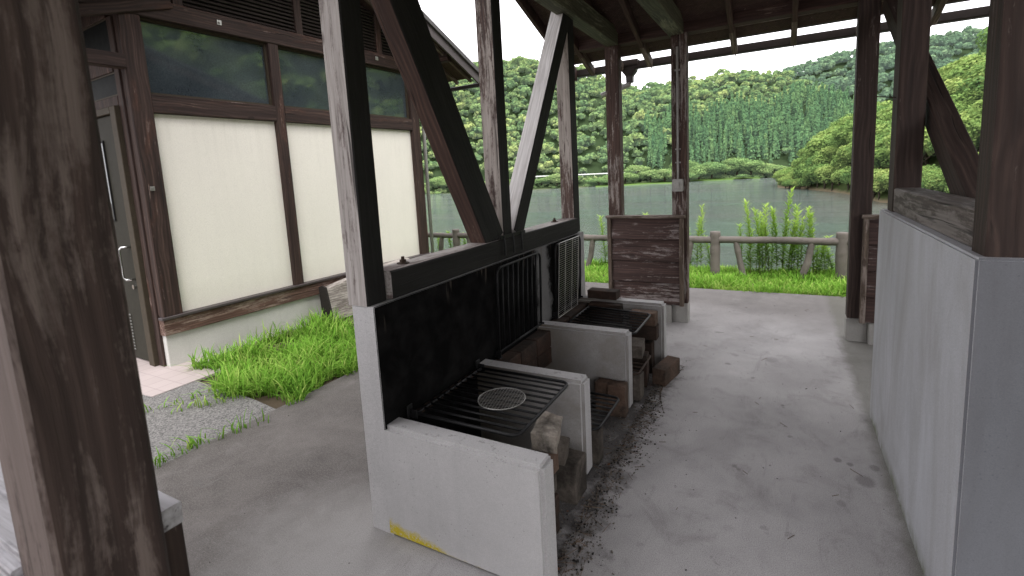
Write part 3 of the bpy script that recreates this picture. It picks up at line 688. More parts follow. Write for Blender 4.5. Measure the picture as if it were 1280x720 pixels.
tag(blades('lakeside_grass', np.stack([X, Y], 1), Z - .01, .105*(1 + .8*np.array([mnoise.noise(Vector((x*1.9, y*1.9, 8))) for x, y in zip(X, Y)])), .012, rg, lean=1.0), 'strip of bright short grass between the floor and the log fence', 'grass')

# tall weeds by the fence: stem + willow-like leaves
def weedmesh(h, nl, rg):
    ph = rg.uniform(0, 6.28); V = []; T = []
    bend = rg.uniform(-.10, .10, 2)
    for i in range(nl):
        t = .12 + .88 * (i / nl) ** .85; z = h*t; a = ph + i*2.4 + rg.uniform(-.5, .5); L = (.115 * (1 - .5*t) + .015) * rg.uniform(.55, 1.25); wd = L * .21
        d = np.array([math.cos(a), math.sin(a), .35 + .6*t]); d /= np.linalg.norm(d); sdir = np.array([-math.sin(a), math.cos(a), 0])
        c = np.array([bend[0]*t*t*h, bend[1]*t*t*h, z]); 
        tip = c + d*L + np.array([0, 0, -.25*L*(1-t)]); mid = c + d*L*.5 + np.array([0, 0, .04*L])
        V += [c - sdir*wd*.15, mid - sdir*wd*.5, mid + sdir*wd*.5, c + sdir*wd*.15, mid - sdir*wd*.5, tip - sdir*.0008, tip + sdir*.0008, mid + sdir*wd*.5]
        T += [(min(1, .25 + .75*t**2), .45 + .5*t)] * 8
    return np.array(V), np.array(T), bend
weeds = []
for i in range(5):
    V, T, bend = weedmesh(1.0, [110, 170, 130, 150, 120][i], rg); o = fastmesh('leaves', V, qidx(len(V)//4), 'weed', T); lm = o.data; bpy.data.objects.remove(o)
    mb = MB(); mb.tube([(bend[0]*t*t, bend[1]*t*t, t) for t in np.linspace(0, 1, 6)], [.006, .0055, .005, .004, .003, .0015], 5); o = mb.build('stem', 'stem'); weeds.append((lm, o.data)); bpy.data.objects.remove(o)
wp = []
for px, hh in [(-.52, .70), (-.40, 1.02), (-.33, .80), (-.27, .92), (-.20, .98), (-.12, .86), (-.05, .90), (.03, .72), (.10, .88), (.18, .94), (.26, .80), (.34, .85), (.42, .92), (.50, .55), (.58, .45), (-.44, .62), (-.15, .70), (.22, .68), (.66, .42), (.46, .5), (-.24, .85), (.14, .7), (-.30, .6)]:
    wp.append((px, 8.22 + rg.uniform(-.08, .35), hh))
for px, hh in [(.02, 1.14), (-1.18, .78), (-1.12, .95), (-1.28, .6), (-.98, .5)]: wp.append((px*1.03, 8.5, hh))
for px in np.linspace(-2.75, -1.9, 10): wp.append((px + rg.uniform(-.05, .05), 8.3 + rg.uniform(0, .3), rg.uniform(.45, .85)))
for px in np.linspace(-6.9, -4.2, 12): wp.append((px + rg.uniform(-.08, .08), 8.3 + rg.uniform(0, .3), rg.uniform(.35, .60)))
for q, (x, y, h) in enumerate(wp):
    t = thing('weed_plant', 'tall green willow leaved weed growing behind the log fence', 'weed', (x, y, gz(x, y) - .02), rg.uniform(0, 6.28), 'tall weeds behind the log fence')
    for nme, me, wdt in (('leaves', weeds[q % 5][0], 1.25), ('stem', weeds[q % 5][1], 1)):
        o = bpy.data.objects.new(nme, me); col.objects.link(o); o.parent = t; o.scale = (wdt, wdt, h*1.12)

# ================================================================ log fence
fn = thing('log_fence', 'rustic mock log fence with slanted struts above the lake', 'fence', (-.88, 8.0, -.13))
def log(name, pts, r, seed):
    mb = MB(); pts = [Vector(p) for p in pts]; N = 40; out = []; rr = []
    for i in range(N+1):
        t = i / N * (len(pts)-1); k = min(int(t), len(pts)-2); p = pts[k].lerp(pts[k+1], t-k)
        out.append(p - fn.location + Vector((0, 0, .006*mnoise.noise(Vector((p.x*4, p.z*4, seed)))))); rr.append(r * (1 + .12*mnoise.noise(Vector((p.x*5, p.z*5+3, seed))) + .10*mnoise.noise(Vector((p.x*26, p.z*26, seed)))))
    mb.tube(out, rr, 12); return mb.build(name, 'lograil', fn, smooth=True)
fx = [-7.28, -5.68, -4.08, -2.48, -.88, .735, 2.35]
for i, x in enumerate(fx):
    log('post', [(x, 8.0, -.4), (x, 8.0, .575)], .072, i)
    if i < len(fx) - 1:
        x2 = fx[i+1]; log('rail', [(x+.03, 8, .45), ((x+x2)/2, 8.0, .455), (x2-.03, 8, .445)], .052, i+20)
        L = x2 - x
        log('strut', [(x+L*.18, 8, .42), (x+L*.21, 8, .15), (x+L*.27, 8.0, -.3)], .042, i+40)
        log('strut', [(x+L*.78, 8, .42), (x+L*.75, 8, .12), (x+L*.66, 8.0, -.3)], .045, i+60)

# ================================================================ pavilion
pav = thing('pavilion', 'open timber pavilion with dark posts, braces and pitched roof over the barbecue hearth', 'pavilion', (0, 0, 0))
ZB = 2.835
post_x = -1.605
beam('post', pav, (post_x-.005, 1.56, 1.068), (post_x-.005, 1.56, ZB), .12, .12, 'wood_soot2')
beam('post', pav, (post_x, 2.755, 1.20), (post_x, 2.755, ZB), .12, .11, 'wood_soot')
beam('post', pav, (post_x, 3.985, 1.075), (post_x, 3.985, ZB), .12, .125, 'wood_soot')
beam('rail_beam', pav, (-1.59, 1.625, 1.137), (-1.59, 3.92, 1.137), .14, .128, 'wood_soot2')
beam('brace', pav, (-1.60, 2.60, 1.19), (-1.60, 1.66, 2.84), .115, .205, 'wood_brace')
beam('brace', pav, (-1.60, 2.885, 1.20), (-1.60, 3.92, 2.86), .12, .13, 'wood_pale')
# iron strap with prongs at the foot of the king post
m = MB(); m.box((-1.519, 2.60, 1.205), (-1.512, 2.93, 1.225))
for y in (2.64, 2.755, 2.87): m.tube([(-1.512, y, 1.22), (-1.508, y, 1.16), (-1.508, y, 1.10)], .006, 6)
m.build('iron_strap', 'iron', pav)
for y in (1.80, 3.62):
    m = MB(); m.tube([(-1.60, y, 1.19), (-1.60, y, 1.235)], .008, 8); m.tube([(-1.60, y, 1.20), (-1.60, y, 1.206)], .03, 10); m.tube([(-1.60, y, 1.206), (-1.60, y, 1.22)], .016, 6); m.build('bolt', 'iron_rust', pav)
# foreground post and half panel
beam('post', pav, (-.862, .268, 0.12), (-.862, .268, ZB), .13, .125, 'wood_fg')
# lake end posts
beam('post', pav, (-1.555, 5.175, 0.0), (-1.555, 5.175, ZB+.01), .14, .12, 'wood_worn')
beam('post', pav, (-.895, 5.175, 0.2), (-.895, 5.175, ZB+.01), .145, .12, 'wood_worn')
beam('post', pav, (.59, 5.10, .205), (.59, 5.10, ZB+.01), .145, .13, 'wood')
beam('post', pav, (1.95, 5.175, 0.2), (1.95, 5.175, ZB), .145, .12, 'wood')
for x, y in ((-.895, 5.175), (.59, 5.10), (1.95, 5.175), (-.862, .268)):
    m = MB(); m.box((x-.076, y-.07, -.01), (x+.076, y+.068, .203 if y > 1 else .12)); m.build('plinth', 'plinth', pav, bevel=.006)
# right side
beam('post', pav, (.590, 3.425, 1.28), (.590, 3.425, ZB), .12, .15, 'wood')
beam('post', pav, (.615, 1.975, 1.285), (.615, 1.975, ZB), .175, .125, 'wood')
beam('rail_beam', pav, (.592, 3.35, 1.352), (.592, 2.04, 1.352), .115, .128, 'wood_beamtop')
beam('brace', pav, (.72, 2.68, 1.33), (.72, 5.02, 2.78), .10, .13, 'wood')
m = MB(); m.tube([(.53, 3.40, 1.90), (.44, 3.40, 1.915)], .003, 6); m.build('nail', 'iron_rust', pav)
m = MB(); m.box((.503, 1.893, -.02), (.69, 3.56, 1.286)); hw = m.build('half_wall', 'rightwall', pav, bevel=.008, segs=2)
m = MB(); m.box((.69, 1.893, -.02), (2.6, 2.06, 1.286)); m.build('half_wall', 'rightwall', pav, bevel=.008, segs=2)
# roof beams
beam('roof_beam', pav, (-1.545, -3.9, ZB+.085), (-1.545, 5.12, ZB+.085), .125, .17, 'wood_green')
beam('roof_beam', pav, (-.92, -3.9, ZB+.085), (-.92, 5.24, ZB+.085), .14, .17, 'wood_green')
beam('roof_beam', pav, (.59, -3.9, ZB+.085), (.59, 5.12, ZB+.085), .13, .17, 'wood_roof')
beam('tie_beam', pav, (-2.1, 5.185, 2.94), (3.6, 5.185, 2.94), .12, .19, 'wood_roof', side=(0, 1, 0))
beam('lit_edge_strip', pav, (-2.1, 5.255, 2.86), (3.6, 5.255, 2.86), .018, .03, 'wood_frame', side=(0, 1, 0))  # added pale strip imitates the lit bottom of the tie beam
# two-slope roof
SL = .363; YR = .9
def zr(y): return 2.66 + (5.65 - y) * SL if y >= YR else 2.66 + (5.65 - (2*YR - y)) * SL
rx = [-1.93, -1.60, -1.28, -.93, -.44, .07, .585, 1.10, 1.62, 2.14, 2.66, 3.18]
for sgn in (1, -1):
    ye = 5.62 if sgn > 0 else 2*YR - 5.62
    for x in rx:
        beam('rafter', pav, (x, YR, zr(YR)+.045), (x, ye, zr(ye)+.045), .045, .09, 'wood_roof', rough=0)
        if sgn > 0: beam('rafter_tail', pav, (x, 5.27, zr(5.27)+.042), (x, ye+.01, zr(ye+.01)+.042), .051, .09, 'wood_frame', rough=0)  # paler wood imitates daylight on the tails beyond the tie beam
    y1 = 5.50 if sgn > 0 else 2*YR - 5.50
    a = math.atan(SL)
    m = MB(); nb = 32
    for i in range(nb):                                     # ceiling boards, long side along X
        t0 = YR + (y1-YR) * i/nb; t1 = YR + (y1-YR)*(i+1)/nb - .004*sgn
        za, zb = zr(t0)+.092, zr(t1)+.092
        m.prism([(t0, za), (t1, zb), (t1, zb+.018), (t0, za+.018)], 0, -2.13, 3.5)
    m.build('ceiling_boards', 'wood_roof', pav)
    y2 = 5.58 if sgn > 0 else 2*YR - 5.58
    m = MB(); m.prism([(YR, zr(YR)+.125), (y2, zr(y2)+.125), (y2, zr(y2)+.17), (YR, zr(YR)+.17)], 0, -2.2, 3.6); m.build('roof_sheet', 'roofing', pav)
    y3 = 5.66 if sgn > 0 else 2*YR - 5.66
    m = MB(); m.prism([(YR, zr(YR)-.01), (y3, zr(y3)-.01), (y3, zr(y3)+.12), (YR, zr(YR)+.12)], 0, -2.17, -2.135); m.build('barge_board', 'wood_roof', pav)
# gutter with hopper
gt = MB()
prof = [(5.66, 2.765), (5.66, 2.70), (5.675, 2.688), (5.735, 2.688), (5.75, 2.70), (5.75, 2.765), (5.743, 2.765), (5.743, 2.704), (5.73, 2.697), (5.68, 2.697), (5.668, 2.704), (5.668, 2.765)]
gt.prism(prof, 0, -2.14, 3.6); gu = gt.build('gutter', 'gutter', pav)
for x in rx:
    m = MB(); m.box((x-.004, 5.655, 2.672), (x+.004, 5.66, 2.80)); m.box((x-.004, 5.655, 2.672), (x+.004, 5.757, 2.680)); m.build('gutter_bracket', 'box', gu)
m = MB(); hx, hy = -1.53, 5.72
def ring(z, a, b): return [(hx-a, hy-b, z), (hx+a, hy-b, z), (hx+a, hy+b, z), (hx-a, hy+b, z)]
rings = [ring(2.79, .105, .07), ring(2.73, .105, .07), ring(2.72, .085, .06), ring(2.67, .075, .055), ring(2.62, .038, .038), ring(2.55, .036, .036)]
m.v = [Vector(p) for r_ in rings for p in r_]
for i in range(len(rings)-1):
    for k in range(4): l = (k+1) % 4; m.f.append((i*4+k, i*4+l, i*4+4+l, i*4+4+k))
m.f += [(0, 1, 2, 3), (20, 21, 22, 23)]
m.build('hopper', 'gutter', gu, bevel=.004)
m = MB(); m.tube([(hx, hy, 2.58), (hx-.01, hy-.01, 2.53), (hx-.30, hy-.12, 2.43)], .03, 12); m.build('downpipe', 'steel', gu, smooth=True)
# conduit and switch box on the lake end post
m = MB(); m.tube([(-.905, 5.098, 2.72), (-.905, 5.098, 1.46)], .011, 10)
for z in (2.5, 1.75, 1.62): m.box((-.93, 5.100, z), (-.88, 5.115, z+.015))
cd = m.build('conduit', 'conduit', pav, smooth=False)
m = MB(); m.box((-.955, 5.055, 1.345), (-.855, 5.113, 1.465)); bx = m.build('switch_box', 'box', pav, bevel=.006, segs=2)
m = MB(); m.box((-.925, 5.045, 1.375), (-.885, 5.056, 1.435)); m.build('switch', 'box', bx, bevel=.003)

def panel(x0, x1, y, z0, z1, cap=True, side=-1):
    """boarded half panel, boards facing -Y"""
    p = bpy.data.objects.new('boarded_panel', None); col.objects.link(p); p.parent = pav
    for x in (x0+.02, x1-.025): beam('stile', p, (x, y, z0), (x, y, z1-.03), .04, .05, 'wood_frame', local=True)
    beam('cap', p, (x0-.01, y, z1-.015), (x1+.012, y, z1-.015), .075, .03, 'wood_frame', side=(0, 1, 0), local=True)
    n = 4; hh = (z1-.03-z0)/n
    for i in range(n):
        za = z0 + i*hh; o = beam('board', p, (x0+.042, y+.012, za+hh/2), (x1-.047, y+.012, za+hh/2), hh*.975, .016, 'wood_board', side=(0, .16, 1), bevel=.002, local=True)
    m = MB(); m.box((x0+.04, y+.028, z0), (x1-.045, y+.034, z1-.03)); m.build('backing', 'gasket', p)  # black sheet added to draw the shadow lines between the boards
    return p
panel(-1.625, -.845, 5.068, .185, 1.112)
m = MB(); m.box((-1.60, 5.06, -.01), (-.972, 5.13, .183)); m.build('plinth', 'plinth', pav, bevel=.006)
panel(.60, 1.9, 4.985, .185, 1.112)
m = MB(); m.box((.667, 4.98, -.01), (1.87, 5.06, .183)); m.build('plinth', 'plinth', pav, bevel=.006)
# half panel left of the foreground post
fp = bpy.data.objects.new('boarded_panel', None); col.objects.link(fp); fp.parent = pav
beam('cap', fp, (-2.6, .296, 1.082), (-.853, .296, 1.082), .168, .036, 'wood_blue', side=(0, 1, 0), local=True, bevel=.001)
beam('stile', fp, (-.91, .335, 0), (-.91, .335, 1.063), .108, .088, 'wood', local=True, bevel=.001)
for i in range(6):
    beam('board', fp, (-2.6, .216, 1.0-i*.17), (-.94, .216, 1.0-i*.17), .17, .02, 'wood_blue', side=(0, -.1, 1), bevel=.002, local=True)

# ================================================================ hearth
he = thing('barbecue_hearth', 'long pale concrete barbecue hearth with blackened back wall and four divider walls', 'hearth', (-1.5, 1.5, 0))
HL = he.location
def hpart(name, lo, hi, mat, bev=.012):
    m = MB(); m.box([a-b for a, b in zip(lo, HL)], [a-b for a, b in zip(hi, HL)]); return m.build(name, mat, he, bevel=bev, segs=2)
hpart('back_wall', (-1.65, 1.5025, -.01), (-1.52, 4.06, 1.067), 'backwall', .003)
for y0, y1, xe in ((1.5, 1.612, -.752), (2.255, 2.372, -.875), (3.06, 3.18, -.868), (3.845, 3.965, -.80)):
    hpart('divider', (-1.56, y0, -.01), (xe, y1, .527), 'hearth', .018)

# grates -------------------------------------------------------------------------------
def grate_mesh(Lx, Ly, nb, r=.007):
    """flat grate in XY, hinge side at x=0, rounded at x=Lx; bars run along X"""
    m = MB(); c = .045; pts = [(0, 0, 0), (Lx-c, 0, 0)]
    for k in range(1, 6): a = -math.pi/2 + k*math.pi/10; pts.append((Lx-c+c*math.cos(a), c+c*math.sin(a), 0))
    for k in range(0, 6): a = k*math.pi/10; pts.append((Lx-c+c*math.cos(a), Ly-c+c*math.sin(a), 0))
    pts.append((0, Ly, 0)); m.tube(pts, r*1.15, 8)
    m.tube([(0, 0, 0), (0, Ly, 0)], r*1.1, 8)
    for i in range(1, nb):
        y = Ly*i/nb; m.tube([(0, y, .002), (Lx, y, .002)], r*.85, 6)
    return m
def grate(loc, rot, Lx, Ly, nb, label, brackets=True, mat='iron'):
    t = thing('fire_grate', label, 'grate', loc); t.rotation_euler = rot
    grate_mesh(Lx, Ly, nb).build('bars', mat, t, smooth=True)
    if brackets:
        for y in (-.01, Ly+.01):
            m = MB(); m.box((-.035, y-.018, -.02), (-.028, y+.018, .04)); m.box((-.03, y-.004, -.02), (.012, y+.004, .02)); m.build('bracket', 'iron', t, bevel=.002)
    return t
grate((-1.455, 1.645, .535), (0, 0, 0), .525, .565, 11, 'black iron grate lying flat across the nearest hearth bay', True)
grate((-1.495, 2.475, .53), (0, R(-88.2), 0), .52, .60, 9, 'sooty iron grate tipped up against the back wall of the middle bay')
grate((-1.495, 3.34, .53), (0, R(-88.2), 0), .53, .52, 9, 'sooty iron grate tipped up behind the fine wire grill in the far bay')
grate((-1.37, 2.385, .205), (0, 0, 0), .52, .42, 8, 'low iron grate lying near the floor of the middle bay', False)
grate((-1.36, 3.20, .50), (0, R(2), 0), .50, .50, 8, 'black iron grate lying flat over the far hearth bay', False)
grate((-1.36, 3.19, .20), (0, 0, 0), .52, .40, 6, 'lowest rusty grate under the far bay', False, 'iron_rust')
# little flats on the hinge side of the first grate
t = thing('hinge_rail', 'dark flat iron strip with lugs along the back of the nearest grate', 'iron strip', (-1.49, 1.64, .515))
m = MB(); m.box((-.012, 0, 0), (0, .58, .006)); m.build('strip', 'iron', t)
for i in range(8): MB().box((-.002, .03+i*.07, .004), (.035, .065+i*.07, .011)).build('lug', 'iron_rust', t)
# fine wire grill standing in front of the third grate
t = thing('wire_grill', 'bare steel wire cooking grill standing against the back wall of the far bay', 'grill', (-1.47, 3.335, .50)); t.rotation_euler = (0, R(3), 0)
m = MB()
for i in range(34): z = .015 + i*.0165; m.tube([(0, 0, z), (0, .40, z)], .0018, 5)
m.build('cross_wires', 'steel', t)
m = MB(); m.tube([(-.003, 0, 0), (-.003, .40, 0), (-.003, .40, .575), (-.003, 0, .575)], .004, 6, closed=True)
for y in (.13, .27): m.tube([(-.004, y, 0), (-.004, y, .575)], .0025, 5)
m.build('frame', 'steel', t)
# round mesh
t = thing('round_mesh_grill', 'small round wire mesh lying on the nearest grate', 'grill', (-1.146, 1.893, .553)); t.rotation_euler = (R(.5), R(-.6), R(12))
m = MB(); rr = .112; m.tube([(rr*math.cos(a), rr*math.sin(a), 0) for a in np.linspace(0, 2*math.pi, 48, endpoint=False)], .0028, 6, closed=True); m.build('rim', 'steel', t, smooth=True)
m = MB()
for i in range(-7, 8):
    u = i*.0148; L = math.sqrt(max(0, rr*rr - u*u)); m.tube([(u, -L, .0012), (u, L, .0012)], .0011, 4); m.tube([(-L, u, -.0008), (L, u, -.0008)], .0011, 4)
m.build('mesh', 'steel', t)

# bricks --------------------------------------------------------------------------------
def brick(c, size, rot, mat, label, name='brick', rough=.0022, chip=0, group=None):
    bm = bmesh.new(); bmesh.ops.create_cube(bm, size=1)
    for v in bm.verts: v.co = Vector((v.co.x*size[0], v.co.y*size[1], v.co.z*size[2]))
    bmesh.ops.bevel(bm, geom=list(bm.edges), offset=.004, segments=1, affect='EDGES')
    bmesh.ops.subdivide_edges(bm, edges=list(bm.edges), cuts=3, use_grid_fill=True)
    sd_ = random.random()*99
    for v in bm.verts:
        n_ = mnoise.noise_vector(v.co*28 + Vector((sd_, 0, 0))); v.co += n_*rough
        if chip: v.co += mnoise.noise_vector(v.co*12 + Vector((0, sd_, 0)))*chip
    me = bpy.data.meshes.new(name); bm.to_mesh(me); bm.free()
    o = link(name, me, mat, None, c, tuple(R(a) for a in rot)); return tag(o, label, 'brick', group)
B = (.23, .11, .10)
# stack at the mouth of the first bay
brick((-.905, 1.735, .052), (.12, .22, .10), (0, 0, 3), 'brick_soot', 'bottom dark block of the stack beside the nearest divider')
brick((-.90, 1.725, .150), (.11, .21, .09), (0, 0, -4), 'brick_soot', 'second sooty block up in the stack beside the nearest divider')
brick((-.905, 1.735, .245), (.11, .21, .095), (0, 0, 2), 'brick_grey', 'greyish tan brick in the middle of the stack beside the nearest divider')
brick((-.90, 1.74, .35), (.105, .22, .105), (0, 0, -3), 'brick_brown', 'scorched reddish brick under the pale broken brick')
brick((-.90, 1.865, .452), (.11, .17, .085), (4, 5, 14), 'brick_pale', 'pale chipped broken brick on top of the nearest stack', chip=.012)
brick((-.905, 2.10, .10), (.13, .15, .20), (0, 0, 0), 'brick_grey', 'upright grey block leaning in the corner behind the nearest stack', chip=.003)
brick((-.95, 2.05, .26), (.12, .10, .10), (0, 8, 10), 'brick_grey', 'small rounded brick piece lying on the upright grey block', chip=.004)
# middle bay
brick((-.92, 2.99, .105), (.115, .10, .21), (0, 0, 4), 'brick_brown', 'upright brown brick beside the second divider from the far end')
brick((-1.02, 3.0, .105), (.09, .09, .21), (0, 0, 0), 'brick_brown', 'upright brown brick pushed behind another in the middle bay')
brick((-.90, 2.43, .095), (.10, .09, .19), (0, 0, 2), 'brick_grey', 'upright grey brick supporting the low grate')
for i, y in enumerate((2.49, 2.72, 2.95)):
    brick((-1.463, y, .435), (.095, .222, .115), (0, 0, 0), 'brick_soot', ['nearest', 'middle', 'farthest'][i] + ' blackened ledge brick under the grate tipped up in the middle bay')
    brick((-1.463, y, .317), (.095, .222, .115), (0, 0, 0), 'brick_soot', ['nearest', 'middle', 'farthest'][i] + ' blackened brick in the lower row of the middle bay ledge')
# far bay
for i, y in enumerate((3.30, 3.53, 3.74)):
    brick((-1.463, y, .435), (.095, .215, .115), (0, 0, 0), 'brick_soot', ['nearest', 'middle', 'farthest'][i] + ' blackened ledge brick under the wire grill in the far bay')
brick((-1.30, 3.90, .565), (.25, .11, .07), (0, 0, -2), 'brick_soot', 'black brick lying on top of the farthest divider')
brick((-1.25, 3.79, .44), (.27, .075, .15), (0, 0, 0), 'brick_soot', 'charred brick standing on edge inside the farthest divider')
brick((-.93, 3.74, .44), (.20, .10, .10), (0, 0, 0), 'brick_brown', 'reddish brown brick topmost inside the far bay')
brick((-.92, 3.75, .33), (.19, .10, .11), (0, 0, 2), 'brick_soot', 'dark sooty brick under the reddish brown one in the far bay')
brick((-.92, 3.76, .12), (.11, .10, .24), (0, 0, 0), 'brick_soot', 'dark upright brick on the floor of the far bay')
brick((-.90, 3.40, .315), (.10, .19, .09), (0, 0, 8), 'brick_grey', 'grey brick halfway up the mouth of the far bay')
brick((-.90, 3.50, .12), (.11, .11, .24), (0, 0, 5), 'brick_soot', 'sooty upright brick under the grey brick of the far bay')
brick((-.865, 3.27, .09), (.07, .11, .18), (0, 0, 0), 'brick_grey', 'narrow pale upright brick beside the third divider')
brick((-.745, 3.665, .063), (.10, .30, .125), (0, 0, -10), 'brick_brown', 'loose brown brick lying on the floor beside the farthest divider')
# charcoal bed / litter
def litter(name, n, fx_, size, mat, label, cat, rg, twig=False):
    V = []; Q = []
    for i in range(n):
        x, y, z = fx_(rg); s = size * rg.uniform(.4, 1.4); a = rg.uniform(0, 6.28)
        if twig: L, wd, hh = s*rg.uniform(1, 3), .0018, .0018
        else: L, wd, hh = s, s*rg.uniform(.4, .9), s*rg.uniform(.12, .5)
        c, s_ = math.cos(a), math.sin(a); tl = rg.uniform(-.3, .3); b = len(V)
        for zz in (0, hh):
            for u, v in ((-L/2, -wd/2), (L/2, -wd/2*rg.uniform(.3, 1)), (L/2, wd/2), (-L/2, wd/2*rg.uniform(.3, 1))):
                V.append((x + u*c - v*s_, y + u*s_ + v*c, z + zz + abs(u*tl)))
        Q += [(b, b+3, b+2, b+1), (b+4, b+5, b+6, b+7), (b, b+1, b+5, b+4), (b+1, b+2, b+6, b+5), (b+2, b+3, b+7, b+6), (b+3, b, b+4, b+7)]
    o = fastmesh(name, np.array(V), np.array(Q), mat); return tag(o, label, cat, kind='stuff')
rg = np.random.default_rng(3)
def f1(rg):
    y = rg.uniform(1.55, 3.95); e = -.70 + .06*math.sin(y*5) - .05*(y-1.5); x = min(-.80 + abs(rg.normal(0, .07)), e + .12)
    if rg.random() < .4: x = rg.uniform(-1.2, -.78)
    return x, y, .001 + rg.random()*.012*(x < -.74)
litter('ash_litter', 1000, f1, .008, 'cut_dark', 'dark ash and charcoal crumbs spilled along the mouths of the hearth bays', 'ash', rg)
M['ashgrey'] = simple('grey_ash', (.16, .14, .12), .95); M['twigc'] = simple('dry_twig', (.15, .10, .065), .9); M['leafdry'] = simple('dry_leaf', (.16, .075, .04), .9)
litter('ash_crumbs', 2200, f1, .008, 'ashgrey', 'grey ash and grit scattered along the foot of the hearth', 'ash', rg)
litter('twig_litter', 220, f1, .03, 'twigc', 'thin dry twigs scattered along the foot of the hearth', 'twigs', rg, True)
def f2(rg): return rg.uniform(-.7, .5), rg.uniform(1.3, 6.2), .001
litter('floor_grit', 90, f2, .005, 'cut_dark', 'tiny dark specks of grit scattered over the concrete floor', 'grit', rg)
litter('floor_twigs', 16, f2, .022, 'twigc', 'few fine dry twigs lying on the open floor', 'twigs', rg, True)
def f3(rg): return rg.uniform(-3.1, -1.75), rg.uniform(.9, 4), .001
litter('west_floor_grit', 30, f3, .005, 'cut_dark', 'dark specks on the stained floor left of the hearth', 'grit', rg)
litter('dry_leaf_bits', 16, f1, .014, 'leafdry', 'rust coloured dry leaf bits among the ash', 'leaves', rg)

# ================================================================ building
bd = thing('wash_house', 'cream panelled building with dark timber frame, high windows and louvred gable', 'building', (-4.915, 2.267, 0), R(-2.7534))
# local: x outward, y along the wall, z up
def bb(name, lo, hi, mat, parent=bd, bev=.0):
    m = MB(); m.box(lo, hi); return m.build(name, mat, parent, bevel=bev)
def bbeam(name, p0, p1, w_, h_, mat, side=(1, 0, 0), parent=bd): return beam(name, parent, p0, p1, w_, h_, mat, side, local=True)
bb('foundation', (-4.2, .012, -.05), (-.012, 3.66, .30), 'found', bev=.004)
bbeam('sill', (-.045, .0, .375), (-.045, 3.70, .375), .13, .145, 'wood_sill')
bb('flashing', (-.03, -.02, .452), (.045, 3.71, .478), 'flash', bev=.004)
bbeam('corner_post', (-.055, .088, .478), (-.055, .088, 3.12), .15, .165, 'wood_build')
bbeam('corner_post', (-.055, 3.58, .478), (-.055, 3.58, 3.12), .15, .165, 'wood_build')
st = [1.412, 2.555]
for y in st: bbeam('stud', (-.035, y, .478), (-.035, y, 3.12), .10, .115, 'wood_build')
ed = [.17, 1.355, 1.469, 2.498, 2.612, 3.498]
for i in range(3):
    y0, y1 = ed[2*i], ed[2*i+1]
    bb('wall_panel', (-.10, y0, .478), (-.035, y1, 2.302), 'panel')
    bbeam('rail', (-.02, y0, 2.384), (-.02, y1, 2.384), .075, .160, 'wood_build')
    wn = bpy.data.objects.new('window', None); col.objects.link(wn); wn.parent = bd
    bb('pane', (-.062, y0+.02, 2.485), (-.055, y1-.02, 3.10), 'glass', wn)
    m = MB(); t_ = .022
    for lo, hi in (((-.07, y0, 2.465), (-.03, y1, 2.465+t_)), ((-.07, y0, 3.12-t_), (-.03, y1, 3.12)), ((-.07, y0, 2.487), (-.03, y0+t_, 3.098)), ((-.07, y1-t_, 2.487), (-.03, y1, 3.098))): m.box(lo, hi)
    m.build('frame', 'doorframe', wn)
bbeam('top_beam', (-.045, -.55, 3.205), (-.045, 4.15, 3.205), .14, .17, 'wood_build')
for y in (.85, 2.9):
    m = MB(); m.box((.024, y-.022, 3.19), (.030, y+.022, 3.234)); m.tube([(.03, y, 3.212), (.045, y, 3.212)], .010, 6); m.build('bolt', 'steel', bd)
m = MB(); m.box((.024, .05, 1.62), (.030, .085, 1.66)); m.tube([(.03, .067, 1.64), (.05, .067, 1.64)], .012, 6); m.build('bolt', 'steel', bd)
# louvred gable
SB = .45; RIDGE = 1.83; zt = lambda y: 4.30 - abs(y-RIDGE)*SB
for y in (.50, 1.77, 2.99): bbeam('stud', (-.035, y, 3.29), (-.035, y, zt(y)), .09, .09, 'wood_build')
for y0, y1 in ((-.2, .455), (.545, 1.725), (1.815, 2.945), (3.035, 3.9)):
    lv = bpy.data.objects.new('louver', None); col.objects.link(lv); lv.parent = bd
    m = MB(); z = 3.31
    while z < 4.2:
        a0 = max(y0, RIDGE - (4.30-z-.03)/SB); a1 = min(y1, RIDGE + (4.30-z-.03)/SB)
        if a1 - a0 > .05: m.prism([(.0, z), (-.04, z+.038), (-.045, z+.034), (-.005, z-.006)], 1, a0, a1)
        z += .040
    m.build('slats', 'louver', lv)
    bb('backing', (-.10, y0, 3.29), (-.09, y1, 3.62 if y0 < 0 or y0 > 3 else 3.8), 'gasket', lv)
